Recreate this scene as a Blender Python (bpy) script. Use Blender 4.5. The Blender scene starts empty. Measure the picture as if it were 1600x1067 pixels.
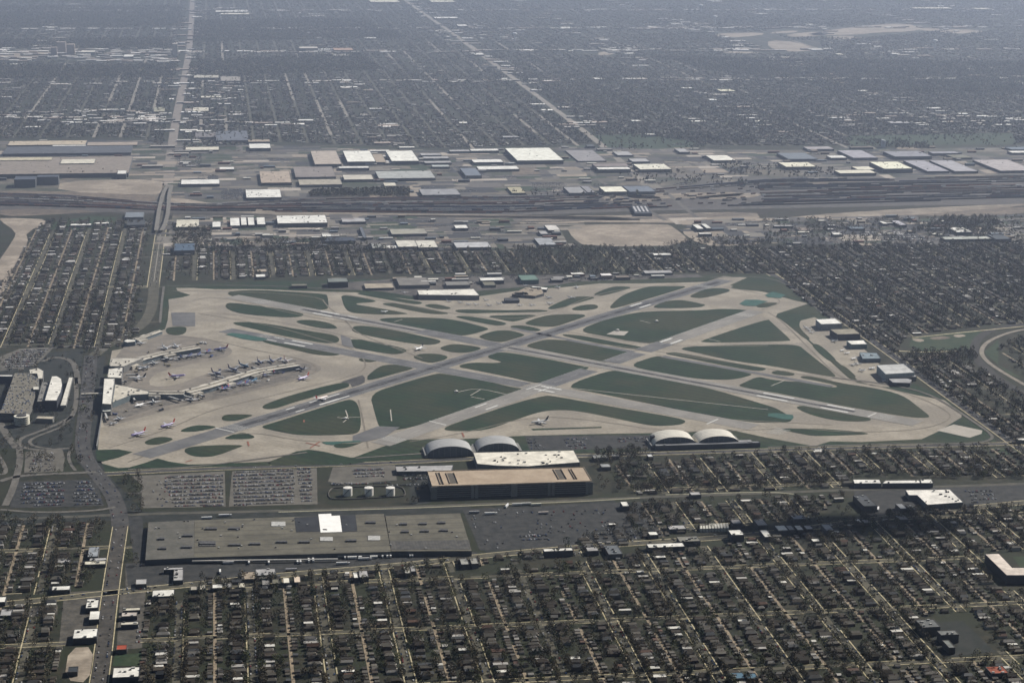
import bpy, math, random
import numpy as np
from mathutils import Matrix, Vector
random.seed(7); RNG = np.random.default_rng(11)
R = math.radians
SC = bpy.context.scene; COL = SC.collection

# ------------------------------------------------------------ camera
# X = metres to the right (west), Y = metres away from the viewer (south), ground at z = 0
CX, CY, CZ = 172.96, -3494.33, 1037.49
YAW, PITCH, ROLL, FPX = 0.142432, 0.228364, 0.0086716, 3220.58     # focal length for a frame 1600 wide
_cy, _sy, _cp, _sp = math.cos(YAW), math.sin(YAW), math.cos(PITCH), math.sin(PITCH)
FW = np.array([_sy*_cp, _cy*_cp, -_sp]); RT = np.array([_cy, -_sy, 0.0]); UP = np.cross(RT, FW)
_cr, _sr = math.cos(ROLL), math.sin(ROLL)
RT, UP = _cr*RT + _sr*UP, -_sr*RT + _cr*UP
CAMP = np.array([CX, CY, CZ])
cd = bpy.data.cameras.new('camera'); cam = bpy.data.objects.new('camera', cd); COL.objects.link(cam)
cd.sensor_width = 36; cd.lens = 36*FPX/1600; cd.clip_start = 1; cd.clip_end = 80000
M = Matrix(((RT[0], UP[0], -FW[0], CX), (RT[1], UP[1], -FW[1], CY), (RT[2], UP[2], -FW[2], CZ), (0, 0, 0, 1)))
cam.matrix_world = M
SC.camera = cam

# ------------------------------------------------------------ sky, sun, exposure
SUN_EL, SUN_AZ = 40, 60                 # azimuth measured from +Y (ahead) to the right
w = bpy.data.worlds.new("World"); SC.world = w; w.use_nodes = True
nt = w.node_tree; bg = nt.nodes['Background']; sky = nt.nodes.new('ShaderNodeTexSky')
sky.sky_type = 'NISHITA'; sky.sun_disc = False; sky.sun_elevation = R(SUN_EL); sky.sun_rotation = R(SUN_AZ)
sky.altitude = 200; nt.links.new(sky.outputs[0], bg.inputs[0]); bg.inputs[1].default_value = 0.05
sl = bpy.data.lights.new('sun', 'SUN'); so = bpy.data.objects.new('sun', sl); COL.objects.link(so)
sl.energy = 5.0; sl.angle = R(0.5); sl.color = (1.0, 0.94, 0.86)
sd = Vector((math.sin(R(SUN_AZ))*math.cos(R(SUN_EL)), math.cos(R(SUN_AZ))*math.cos(R(SUN_EL)), math.sin(R(SUN_EL))))
so.rotation_euler = sd.to_track_quat('Z', 'Y').to_euler(); so.location = (0, 0, 3000)
SC.view_settings.view_transform = 'Standard'; SC.view_settings.look = 'None'
SC.view_settings.exposure = 0.55; SC.view_settings.gamma = 1
SC.cycles.volume_bounces = 0; SC.cycles.max_bounces = 3; SC.cycles.diffuse_bounces = 2
SC.cycles.use_denoising = True
HAZE_DENSITY = 4.9e-5; HAZE_COLOR = (0.66, 0.77, 1.0)

# ------------------------------------------------------------ pixel <-> ground
def G(px, py, z=0.0):
    "where the sight line of a photo pixel (1600 wide) meets the plane z"
    px = np.asarray(px, float); py = np.asarray(py, float)
    d = FW*FPX + (px[..., None]-800)*RT + (533.5-py[..., None])*UP
    t = (z-CZ)/d[..., 2]
    return (CAMP + d*t[..., None])[..., :2]
def P(X, Y, Z=0.0):
    d = np.stack([np.asarray(X, float)-CX, np.asarray(Y, float)-CY, np.zeros_like(np.asarray(X, float))+Z-CZ], -1)
    z = d@FW
    return 800+FPX*(d@RT)/z, 533.5-FPX*(d@UP)/z
def inpoly(x, y, poly):
    x = np.asarray(x); y = np.asarray(y); r = np.zeros(x.shape, bool); n = len(poly)
    for i in range(n):
        x0, y0 = poly[i]; x1, y1 = poly[(i+1) % n]
        c = (y0 > y) != (y1 > y)
        if y1 != y0: r ^= c & (x < (x1-x0)*(y-y0)/(y1-y0)+x0)
    return r
def chaikin(p, it=1, closed=True):
    p = [tuple(q) for q in p]
    for _ in range(it):
        o = []; n = len(p)
        if not closed: o.append(p[0])
        for i in range(n if closed else n-1):
            a, b = p[i], p[(i+1) % n]
            o += [(a[0]*.75+b[0]*.25, a[1]*.75+b[1]*.25), (a[0]*.25+b[0]*.75, a[1]*.25+b[1]*.75)]
        if not closed: o.append(p[-1])
        p = o
    return p

# ------------------------------------------------------------ materials
MATS = {}
def mat(name, c1, c2=None, scale=30, rough=0.9, attr=None, objcol=False, fine=0.15, finescale=4, detail=4, c3=None, stripes=None, lines=None):
    """procedural surface: two or three tones mixed by noise measured in metres, a finer mottling, optional per-face or per-object tint"""
    if name in MATS: return MATS[name]
    m = bpy.data.materials.new(name); m.use_nodes = True; t = m.node_tree; N = t.nodes; L = t.links
    bs = N['Principled BSDF']; bs.inputs['Roughness'].default_value = rough
    bs.inputs['Specular IOR Level'].default_value = 0.25
    geo = N.new('ShaderNodeNewGeometry')
    def noise(s, det=3):
        n = N.new('ShaderNodeTexNoise'); n.inputs['Scale'].default_value = 1.0/s; n.inputs['Detail'].default_value = det
        L.new(geo.outputs['Position'], n.inputs['Vector']); return n.outputs['Fac']
    def ramp(f, a, b):
        r = N.new('ShaderNodeMapRange'); r.inputs[1].default_value = a; r.inputs[2].default_value = b; L.new(f, r.inputs[0]); return r.outputs[0]
    def mix(f, a, b, mode='MIX'):
        x = N.new('ShaderNodeMix'); x.data_type = 'RGBA'; x.blend_type = mode
        if isinstance(f, float): x.inputs[0].default_value = f
        else: L.new(f, x.inputs[0])
        for s, v in ((6, a), (7, b)):
            if isinstance(v, tuple): x.inputs[s].default_value = (*v[:3], 1)
            else: L.new(v, x.inputs[s])
        return x.outputs[2]
    c = c1 if c2 is None else mix(ramp(noise(scale, detail), .38, .62), c1, c2)
    if c3: c = mix(ramp(noise(scale*3.7, 2), .45, .6), c, c3)
    if c2 is None: c = mix(0.0, c1, c1)
    if attr:
        a = N.new('ShaderNodeAttribute'); a.attribute_name = attr; c = mix(1.0, c, a.outputs['Color'], 'MULTIPLY')
    if objcol:
        a = N.new('ShaderNodeObjectInfo'); c = mix(1.0, c, a.outputs['Color'], 'MULTIPLY')
    if fine:
        v = N.new('ShaderNodeMapRange'); v.inputs[1].default_value = .3; v.inputs[2].default_value = .7
        v.inputs[3].default_value = 1-fine; v.inputs[4].default_value = 1+fine; L.new(noise(finescale, 3), v.inputs[0])
        cc = N.new('ShaderNodeCombineColor')
        for k in range(3): L.new(v.outputs[0], cc.inputs[k])
        c = mix(1.0, c, cc.outputs[0], 'MULTIPLY')
    if stripes:
        per, depth, ax = stripes
        sx = N.new('ShaderNodeSeparateXYZ'); L.new(geo.outputs['Position'], sx.inputs[0])
        q = N.new('ShaderNodeMath'); q.operation = 'DIVIDE'; q.inputs[1].default_value = per; L.new(sx.outputs[ax], q.inputs[0])
        fr = N.new('ShaderNodeMath'); fr.operation = 'FRACT'; L.new(q.outputs[0], fr.inputs[0])
        gt = N.new('ShaderNodeMath'); gt.operation = 'GREATER_THAN'; gt.inputs[1].default_value = .78; L.new(fr.outputs[0], gt.inputs[0])
        ml = N.new('ShaderNodeMath'); ml.operation = 'MULTIPLY'; ml.inputs[1].default_value = depth; L.new(gt.outputs[0], ml.inputs[0])
        c = mix(ml.outputs[0], c, (0.03, 0.03, 0.03))
    if lines:                                       # soft mowing or paving bands running with the runways
        per, depth = lines; wv = N.new('ShaderNodeTexWave'); wv.bands_direction = 'DIAGONAL'; wv.inputs['Scale'].default_value = .31/per; wv.inputs['Distortion'].default_value = 1.2; wv.inputs['Detail'].default_value = 1
        L.new(geo.outputs['Position'], wv.inputs['Vector']); r2 = N.new('ShaderNodeMapRange'); r2.inputs[3].default_value = 1-depth; r2.inputs[4].default_value = 1+depth; L.new(wv.outputs['Fac'], r2.inputs[0])
        cc = N.new('ShaderNodeCombineColor')
        for k in range(3): L.new(r2.outputs[0], cc.inputs[k])
        c = mix(1.0, c, cc.outputs[0], 'MULTIPLY')
    L.new(c, bs.inputs['Base Color']); MATS[name] = m; return m

GROUND = mat('yard_ground', (.009, .012, .005), (.027, .025, .014), 28, c3=(.015, .019, .007), fine=.35, finescale=5)
FARGROUND = GROUND
CONC = mat('airfield_concrete', (.225, .20, .158), (.285, .256, .208), 40, fine=.15, finescale=6, c3=(.20, .18, .148), lines=(9, .035))
CONC2 = mat('light_concrete', (.30, .28, .245), (.36, .33, .29), 25, fine=.08)
APRON = mat('terminal_apron_concrete', (.15, .135, .115), (.19, .168, .14), 30, fine=.12, finescale=6)
RWASPH = mat('runway_asphalt', (.092, .093, .095), (.128, .127, .125), 40, fine=.12, finescale=7)
RWCONC = mat('grooved_runway_concrete', (.175, .167, .152), (.222, .21, .19), 60, fine=.08, finescale=8)
RUBBER = mat('tyre_rubber_marks', (.030, .031, .034), (.052, .052, .054), 40, fine=.15)
PAINT = mat('white_pavement_paint', (.50, .50, .47), fine=.08)
REDPAINT = mat('faded_red_paint', (.22, .09, .06), fine=.2)
TEAL = mat('green_painted_pavement', (.022, .068, .055), (.03, .09, .072), 18, fine=.15)
GRASS = mat('airfield_grass', (.005, .018, .006), (.009, .026, .008), 45, fine=.3, finescale=10, c3=(.021, .028, .011), lines=(14, .22))
LAWN = mat('park_grass', (.014, .032, .013), (.028, .042, .018), 30, fine=.25, finescale=8)
ASPH = mat('asphalt', (.038, .038, .038), (.062, .06, .057), 20, fine=.2, finescale=5)
ASPHL = mat('worn_grey_asphalt', (.085, .08, .07), (.12, .112, .098), 20, fine=.2, finescale=5)
STREET = mat('street_asphalt', (.052, .050, .037), (.088, .081, .058), 18, fine=.25, finescale=4)
SIDEW = mat('sidewalk_concrete', (.32, .28, .17), (.42, .37, .25), 14, fine=.25, finescale=5)
ALLEY = mat('alley_concrete', (.17, .14, .10), (.25, .20, .14), 14, fine=.35, finescale=5)
SAND = mat('bare_sandy_ground', (.22, .185, .145), (.31, .265, .21), 30, fine=.2, finescale=8, c3=(.19, .16, .125))
DIRT = mat('brown_dirt', (.10, .082, .065), (.16, .13, .10), 30, fine=.25, finescale=8)
BALLAST = mat('rail_ballast', (.05, .05, .052), (.11, .10, .092), 22, fine=.25, finescale=6, c3=(.075, .07, .066))
WATER = mat('pond_water', (.06, .085, .11), rough=.2, fine=.05)
WOOD = mat('bare_branches', (1, 1, 1), attr='col', fine=.2, finescale=4)
TINT = mat('painted_building_surface', (1, 1, 1), attr='col', fine=.14, finescale=6, rough=.8)
OBJT = mat('tinted_surface', (1, 1, 1), objcol=True, fine=.10, finescale=3, rough=.7)
CARM = mat('car_paint', (1, 1, 1), objcol=True, fine=0, rough=.3)
CARS = mat('car_paint_mixed', (1, 1, 1), attr='col', fine=0, rough=.3)
GLASS = mat('dark_glass', (.02, .022, .026), rough=.15, fine=0)
BARK = mat('tree_bark', (.07, .058, .045), (.10, .085, .065), 2, fine=.2)
PLANTR = mat('weathered_gravel_roof', (.085, .08, .062), (.12, .112, .086), 30, fine=.16, finescale=5, stripes=(24.5, .35, 1))
PLANTG = mat('grey_gravel_roof', (.075, .075, .064), (.105, .10, .086), 22, fine=.18, finescale=5)
DARKROOF = mat('black_bitumen_roof', (.018, .02, .024), (.03, .033, .038), 20, fine=.15)
DECK = mat('tan_deck_concrete', (.30, .235, .17), (.355, .285, .21), 30, fine=.1, finescale=6)
_rc = {}
def roofm(c, stripes=None):
    k = (tuple(c), stripes)
    if k not in _rc:
        c2 = tuple(min(.8, v*1.18) for v in c); c0 = tuple(v*.86 for v in c)
        _rc[k] = mat('roof_%02d' % len(_rc), c0, c2, 18, fine=.12, finescale=5, rough=.75, stripes=stripes)
    return _rc[k]

# ------------------------------------------------------------ mesh helpers
def link(o, parent=None):
    COL.objects.link(o)
    if parent is not None: o.parent = parent
    return o
def tag(o, label=None, cat=None, group=None, kind=None):
    if label: o['label'] = label
    if cat: o['category'] = cat
    if group: o['group'] = group
    if kind: o['kind'] = kind
    return o
def empty(name, loc=(0, 0, 0), rz=0.0):
    o = bpy.data.objects.new(name, None); o.empty_display_size = 1; o.location = loc; o.rotation_euler = (0, 0, rz); return link(o)
def np_mesh(name, V, F, m, colors=None, parent=None, smooth=False):
    "V (n,3); F (k,4) or (k,3) array; colors per face (k,3)"
    me = bpy.data.meshes.new(name); V = np.ascontiguousarray(V, np.float32); F = np.ascontiguousarray(F, np.int32); k, s = F.shape
    me.vertices.add(len(V)); me.vertices.foreach_set('co', V.ravel())
    me.loops.add(k*s); me.loops.foreach_set('vertex_index', F.ravel())
    me.polygons.add(k); me.polygons.foreach_set('loop_start', np.arange(0, k*s, s, dtype=np.int32))
    me.update(calc_edges=True)
    if colors is not None:
        a = me.attributes.new('col', 'FLOAT_COLOR', 'FACE'); c = np.ones((k, 4), np.float32); c[:, :3] = colors
        a.data.foreach_set('color', c.ravel())
    me.materials.append(m)
    me.polygons.foreach_set('use_smooth', np.full(k, smooth, bool))
    return link(bpy.data.objects.new(name, me), parent)
class MB:
    def __init__(s): s.v = []; s.f = []
    def poly(s, pts):
        b = len(s.v); s.v += [tuple(p) for p in pts]; s.f.append(tuple(range(b, b+len(pts))))
    def quad_prism(s, base, z0, z1, top=True):
        "vertical prism on any outline"
        n = len(base); b = len(s.v)
        a = sum(base[i][0]*base[(i+1) % n][1]-base[(i+1) % n][0]*base[i][1] for i in range(n))
        if a < 0: base = base[::-1]
        s.v += [(p[0], p[1], z0) for p in base]+[(p[0], p[1], z1) for p in base]
        for i in range(n): j = (i+1) % n; s.f.append((b+i, b+j, b+n+j, b+n+i))
        if top: s.f.append(tuple(range(b+n, b+2*n)))
    def box(s, x0, x1, y0, y1, z0, z1): s.quad_prism([(x0, y0), (x1, y0), (x1, y1), (x0, y1)], z0, z1); s.f.append(tuple(range(len(s.v)-5, len(s.v)-9, -1)))
    def tube(s, p0, p1, r0, r1, n=8, cap=True):
        p0 = Vector(p0); p1 = Vector(p1); d = (p1-p0).normalized(); a = d.orthogonal().normalized(); c = d.cross(a); b = len(s.v)
        for p, r in ((p0, r0), (p1, r1)):
            for i in range(n): t = 2*math.pi*i/n; s.v.append(tuple(p+(a*math.cos(t)+c*math.sin(t))*r))
        for i in range(n): j = (i+1) % n; s.f.append((b+i, b+j, b+n+j, b+n+i))
        if cap: s.f.append(tuple(range(b+n, b+2*n))); s.f.append(tuple(range(b+n-1, b-1, -1)))
    def rings(s, rings_, cap=True):
        b = len(s.v); n = len(rings_[0])
        for r in rings_: s.v += [tuple(p) for p in r]
        for k in range(len(rings_)-1):
            for i in range(n): j = (i+1) % n; s.f.append((b+k*n+i, b+k*n+j, b+(k+1)*n+j, b+(k+1)*n+i))
        if cap: s.f.append(tuple(range(b+n-1, b-1, -1))); s.f.append(tuple(range(b+(len(rings_)-1)*n, b+len(rings_)*n)))
    def mesh(s, name, m):
        me = bpy.data.meshes.new(name); me.from_pydata(s.v, [], s.f); me.materials.append(m); me.update(); return me
    def build(s, name, m, parent=None, smooth=False):
        me = s.mesh(name, m)
        if smooth: me.polygons.foreach_set('use_smooth', np.ones(len(me.polygons), bool))
        return link(bpy.data.objects.new(name, me), parent)
def W(pts, z=0.0): return [tuple(p) for p in G([p[0] for p in pts], [p[1] for p in pts], z)]
def crop(ox, oy, pts): return [(ox+x/4, oy+y/4) for x, y in pts]
def sheets(name, polys, m, z, smooth=0, kind='structure', world=False, label=None):
    b = MB()
    for k, p in enumerate(polys):
        q = p if world else W(p)
        if smooth: q = chaikin(q, smooth)
        a = sum(q[i][0]*q[(i+1) % len(q)][1]-q[(i+1) % len(q)][0]*q[i][1] for i in range(len(q)))
        if a < 0: q = q[::-1]
        b.poly([(x, y, z) for x, y in q])
    o = b.build(name, m); tag(o, kind=kind)
    return o
def strip_pts(line, width):
    "left and right edge of a strip along a ground line"
    L = []; n = len(line)
    for i in range(n):
        a = line[max(0, i-1)]; c = line[min(n-1, i+1)]; dx, dy = c[0]-a[0], c[1]-a[1]; d = math.hypot(dx, dy) or 1
        L.append(((line[i][0]-dy/d*width/2, line[i][1]+dx/d*width/2), (line[i][0]+dy/d*width/2, line[i][1]-dx/d*width/2)))
    return L
def add_strip(b, line, width, z):
    L = strip_pts(line, width); k = len(b.v)
    for l, r in L: b.v += [(l[0], l[1], z), (r[0], r[1], z)]
    for i in range(len(L)-1): b.f.append((k+2*i+1, k+2*i+3, k+2*i+2, k+2*i))
def px_strip(b, pts, width, z, smooth=2, off=0.0):
    q = W(pts)
    if len(q) > 2 and smooth: q = chaikin(q, smooth, False)
    if off:
        L = strip_pts(q, abs(off)*2); q = [l if off > 0 else r for l, r in L]
    add_strip(b, q, width, z)

# ------------------------------------------------------------ ground
g = MB(); S = 54000
g.poly([(-S, -6000, 0), (S, -6000, 0), (S, S, 0), (-S, S, 0)])
tag(g.build('ground', GROUND), kind='structure')

# zones, as outlines on the photograph's ground (1600-wide pixels); used to decide where houses and trees stand
AIRPORT = [(140, 745), (150, 640), (165, 560), (240, 505), (252, 440), (600, 428), (1100, 425), (1212, 428), (1270, 480), (1400, 560), (1592, 702), (1205, 706), (930, 712), (640, 740)]
ZONES = [AIRPORT,
    [(196, 745), (930, 705), (1000, 775), (1000, 800), (860, 862), (500, 900), (240, 905), (222, 880), (200, 830)],          # lots, plant, yard
    [(-60, 540), (180, 545), (160, 735), (230, 800), (-60, 808)],                                                   # terminal roads and garages
    [(-100, 808), (980, 774), (1700, 746), (1700, 757), (980, 788), (-100, 824)],                                                # railway
    [(1330, 742), (1460, 742), (1700, 745), (1700, 790), (1500, 795), (1400, 800), (1290, 818), (1180, 836), (1030, 858), (960, 856), (1010, 840), (1150, 824), (1270, 808), (1330, 772)],
    [(930, 700), (1200, 700), (1195, 708), (950, 728)],
    [(-400, 218), (220, 215), (270, 236), (430, 222), (700, 232), (900, 224), (1200, 228), (1700, 222), (2100, 222), (2300, 380), (1700, 378), (1480, 382), (1150, 388), (870, 392), (600, 390), (250, 392), (245, 348), (100, 345), (60, 350), (20, 420), (-30, 470), (-400, 450)],
    [(1415, 525), (1540, 508), (1620, 505), (1620, 520), (1560, 545), (1620, 600), (1620, 625), (1530, 580), (1500, 560), (1430, 565), (1400, 552)],
    [(1425, 962), (1520, 958), (1575, 1020), (1470, 1030)], [(1530, 862), (1680, 862), (1680, 930), (1560, 925)],
    [(95, 1005), (225, 1005), (215, 1075), (85, 1075)], [(100, 925), (230, 922), (225, 1010), (90, 1010)], [(200, 885), (310, 885), (310, 935), (195, 940)],
    [(-60, 935), (170, 915), (170, 932), (-60, 955)],
    [(700, 890), (1290, 822), (1290, 832), (700, 905)]]
WOODS = [[(-300, 102), (200, 104), (560, 84), (600, 110), (300, 122), (-300, 126)], [(300, 34), (560, 30), (640, 60), (300, 66)], [(1020, 90), (1420, 96), (1650, 100), (1750, 150), (1360, 145), (1100, 110)],
    [(-300, 68), (270, 60), (270, 78), (-300, 74)], [(800, 388), (960, 386), (990, 432), (800, 430)], [(-200, 12), (280, 10), (290, 42), (-200, 46)]]
OPEN = [[(920, 212), (1000, 210), (1090, 222), (1080, 234), (950, 232)], [(1320, 213), (1580, 208), (1590, 226), (1330, 228)], [(1000, 168), (1010, 168), (1010, 170), (1000, 170)],
    [(1190, 46), (1300, 44), (1420, 35), (1480, 44), (1450, 52), (1350, 60), (1230, 60)], [(1100, 50), (1200, 50), (1230, 62), (1280, 64), (1290, 84), (1120, 85), (1190, 74)], [(1450, 42), (1560, 46), (1500, 56)], [(900, 78), (970, 80), (960, 90), (900, 88)],
    [(1260, 108), (1320, 120), (1340, 138), (1300, 134), (1260, 120)], [(-50, 75), (270, 76), (270, 100), (-50, 98)]]
def blocked(X, Y, zones=ZONES):
    px, py = P(X, Y); r = np.zeros(px.shape, bool)
    for z in zones: r |= inpoly(px, py, z)
    return r
def in_view(X, Y, m=70):
    px, py = P(X, Y); return (px > -m) & (px < 1600+m) & (py < 1067+m) & (py > -40)

BX, BY = 100.6, 201.2        # street spacing

# streets, sidewalks, alleys, in 25 m pieces so that they stop where the zones begin
def grid_strips(name, m, lines, width, z, step, axis, ymin, ymax, keep=1.0, zones=ZONES):
    V = []; F = []; base = 0
    for c in lines:
        if axis == 'y': t = np.arange(ymin, ymax, step); X = np.full(t.shape, c); Y = t
        else: t = np.arange(-4200, 9000, step); X = t; Y = np.full(t.shape, c)
        mx, my = (X, Y+step/2) if axis == 'y' else (X+step/2, Y)
        ok = in_view(mx, my) & ~blocked(mx, my, zones)
        if keep < 1: ok &= RNG.random(len(t)) < keep
        X, Y = X[ok], Y[ok]
        if not len(X): continue
        if axis == 'y': q = np.stack([np.stack([X-width/2, Y], -1), np.stack([X+width/2, Y], -1), np.stack([X+width/2, Y+step], -1), np.stack([X-width/2, Y+step], -1)], 1)
        else: q = np.stack([np.stack([X, Y-width/2], -1), np.stack([X+step, Y-width/2], -1), np.stack([X+step, Y+width/2], -1), np.stack([X, Y+width/2], -1)], 1)
        V.append(q.reshape(-1, 2)); F.append(np.arange(base, base+4*len(X)).reshape(-1, 4)); base += 4*len(X)
    V = np.concatenate(V); V = np.column_stack([V, np.full(len(V), z)])
    tag(np_mesh(name, V, np.concatenate(F), m), kind='structure')
KX = np.arange(-42, 95)
NEARY = np.arange(-7, 16); FARY = np.arange(16, 78)
grid_strips('street', STREET, [k*BX for k in KX if k != 0], 10, .05, 25.15, 'y', -1408, 15000)
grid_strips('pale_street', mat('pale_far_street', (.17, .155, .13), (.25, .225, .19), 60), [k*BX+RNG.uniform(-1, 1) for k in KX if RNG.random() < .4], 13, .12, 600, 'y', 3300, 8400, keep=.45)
grid_strips('cross_street', STREET, [j*BY for j in NEARY if j != 0], 9, .10, 25.15, 'x', 0, 0)
grid_strips('far_cross_street', STREET, [j*BY for j in FARY], 10, .15, 50.3, 'x', 0, 0, keep=.8)
grid_strips('sidewalk', SIDEW, [k*BX+s*7.6 for k in KX for s in (-1, 1) if k != 0 and RNG.random() < .85], 1.8, .15, 25.15, 'y', -1408, 2400, keep=.86)
grid_strips('cross_sidewalk', SIDEW, [j*BY+s*6.8 for j in np.arange(-7, 2) for s in (-1, 1) if j != 0], 1.7, .20, 25.15, 'x', 0, 0, keep=.8)
grid_strips('alley', ALLEY, [(k+.5)*BX for k in KX], 4.6, .10, 25.15, 'y', -1408, 2600, keep=.88)

# wide avenues
def avenue(name, pts, width, m=ASPH, z=.25, walks=True, smooth=2, med=None, ww=2.2):
    b = MB(); px_strip(b, pts, width, z, smooth); tag(b.build(name, m), kind='structure')
    if walks:
        b = MB(); px_strip(b, pts, ww, z+.05, smooth, width/2+1.5); px_strip(b, pts, ww, z+.05, smooth, -width/2-1.5)
        tag(b.build('pavement', SIDEW), kind='structure')
    if med:
        b = MB(); px_strip(b, pts, 1.2, z+.05, smooth); tag(b.build('median', CONC2), kind='structure')
avenue('road', [(146, 1120), (160, 1030), (172, 925), (188, 822)], 21, mat('avenue_asphalt', (.036, .034, .030), (.066, .06, .052), 15, fine=.25), ww=1.5)
avenue('road', [(239, 449), (243, 420), (250, 370), (258, 320), (262, 290)], 26, STREET, med=1)
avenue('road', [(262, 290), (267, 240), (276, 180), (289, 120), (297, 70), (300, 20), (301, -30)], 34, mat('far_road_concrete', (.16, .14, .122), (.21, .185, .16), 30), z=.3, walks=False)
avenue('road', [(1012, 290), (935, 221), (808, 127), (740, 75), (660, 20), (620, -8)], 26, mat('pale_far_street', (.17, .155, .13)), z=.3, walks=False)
avenue('road', [(1203, 427), (1300, 487), (1440, 588), (1560, 675), (1650, 740), (1800, 850)], 20, ASPH)
avenue('road', [(-80, 952), (60, 938), (170, 926), (300, 913), (450, 897), (620, 884), (800, 863), (1000, 848), (1170, 837), (1300, 820), (1450, 800), (1700, 775)], 17, STREET)
avenue('road', [(158, 741), (300, 733), (500, 727), (640, 722), (740, 716), (950, 711), (1200, 703), (1400, 698), (1580, 693), (1800, 688)], 16, ASPH)
avenue('road', [(1575, 692), (1700, 700), (1900, 704)], 14, ASPH)
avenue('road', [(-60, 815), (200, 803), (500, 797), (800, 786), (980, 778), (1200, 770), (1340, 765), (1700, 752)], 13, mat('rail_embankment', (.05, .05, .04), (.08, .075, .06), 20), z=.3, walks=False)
avenue('road', [(-100, 463), (60, 456), (170, 449), (240, 448)], 18, STREET)

# ------------------------------------------------------------ airfield
C1 = lambda p: crop(0, 430, p)
C2 = lambda p: crop(400, 430, p)
C3 = lambda p: crop(800, 430, p)
C4 = lambda p: crop(1200, 430, p)
D1 = lambda p: crop(0, 640, p)
D2 = lambda p: crop(400, 640, p)
sheets('airfield_grass', [[(150, 740), (156, 640), (170, 562), (190, 545), (250, 512), (255, 446), (400, 440), (600, 436), (900, 434), (1110, 430), (1212, 430), (1275, 482), (1300, 500), (1290, 520), (1345, 560), (1385, 600), (1430, 600), (1480, 625), (1545, 676), (1558, 690), (1400, 696), (1200, 703), (1000, 705), (700, 712), (520, 728), (300, 735)]], GRASS, .10)
sheets('airfield_pavement', [[(158, 640), (153, 703), (152, 722), (185, 731), (260, 727), (400, 722), (553, 714.5), (626, 687.5), (700, 687), (812, 681), (950, 677.5), (1064, 676), (1140, 671), (1200, 684), (1272, 697), (1297, 689.5), (1345, 690.5), (1440, 686), (1466, 674), (1502, 652), (1503, 646), (1475, 625), (1430, 617), (1375, 604), (1340, 598), (1325, 590), (1290, 558), (1265, 535), (1240, 510), (1212, 495), (1215, 490), (1263, 474.5), (1225, 465), (1190, 455), (1140, 446), (1167, 434), (1130, 431.5), (1108, 438), (1070, 441.5), (1005, 443), (937, 443), (880, 449), (820, 453), (700, 470), (640, 468), (556, 457), (512, 456), (400, 452), (335, 452), (300, 450), (275, 450), (262, 453), (264, 480), (262, 500), (258, 514), (190, 545), (175, 548), (165, 600)],
    C4([(200, 285), (290, 262), (470, 350), (610, 470), (720, 580), (760, 700), (640, 690), (560, 655), (440, 545), (280, 425), (230, 380), (195, 320)])], CONC, .15)
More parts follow.
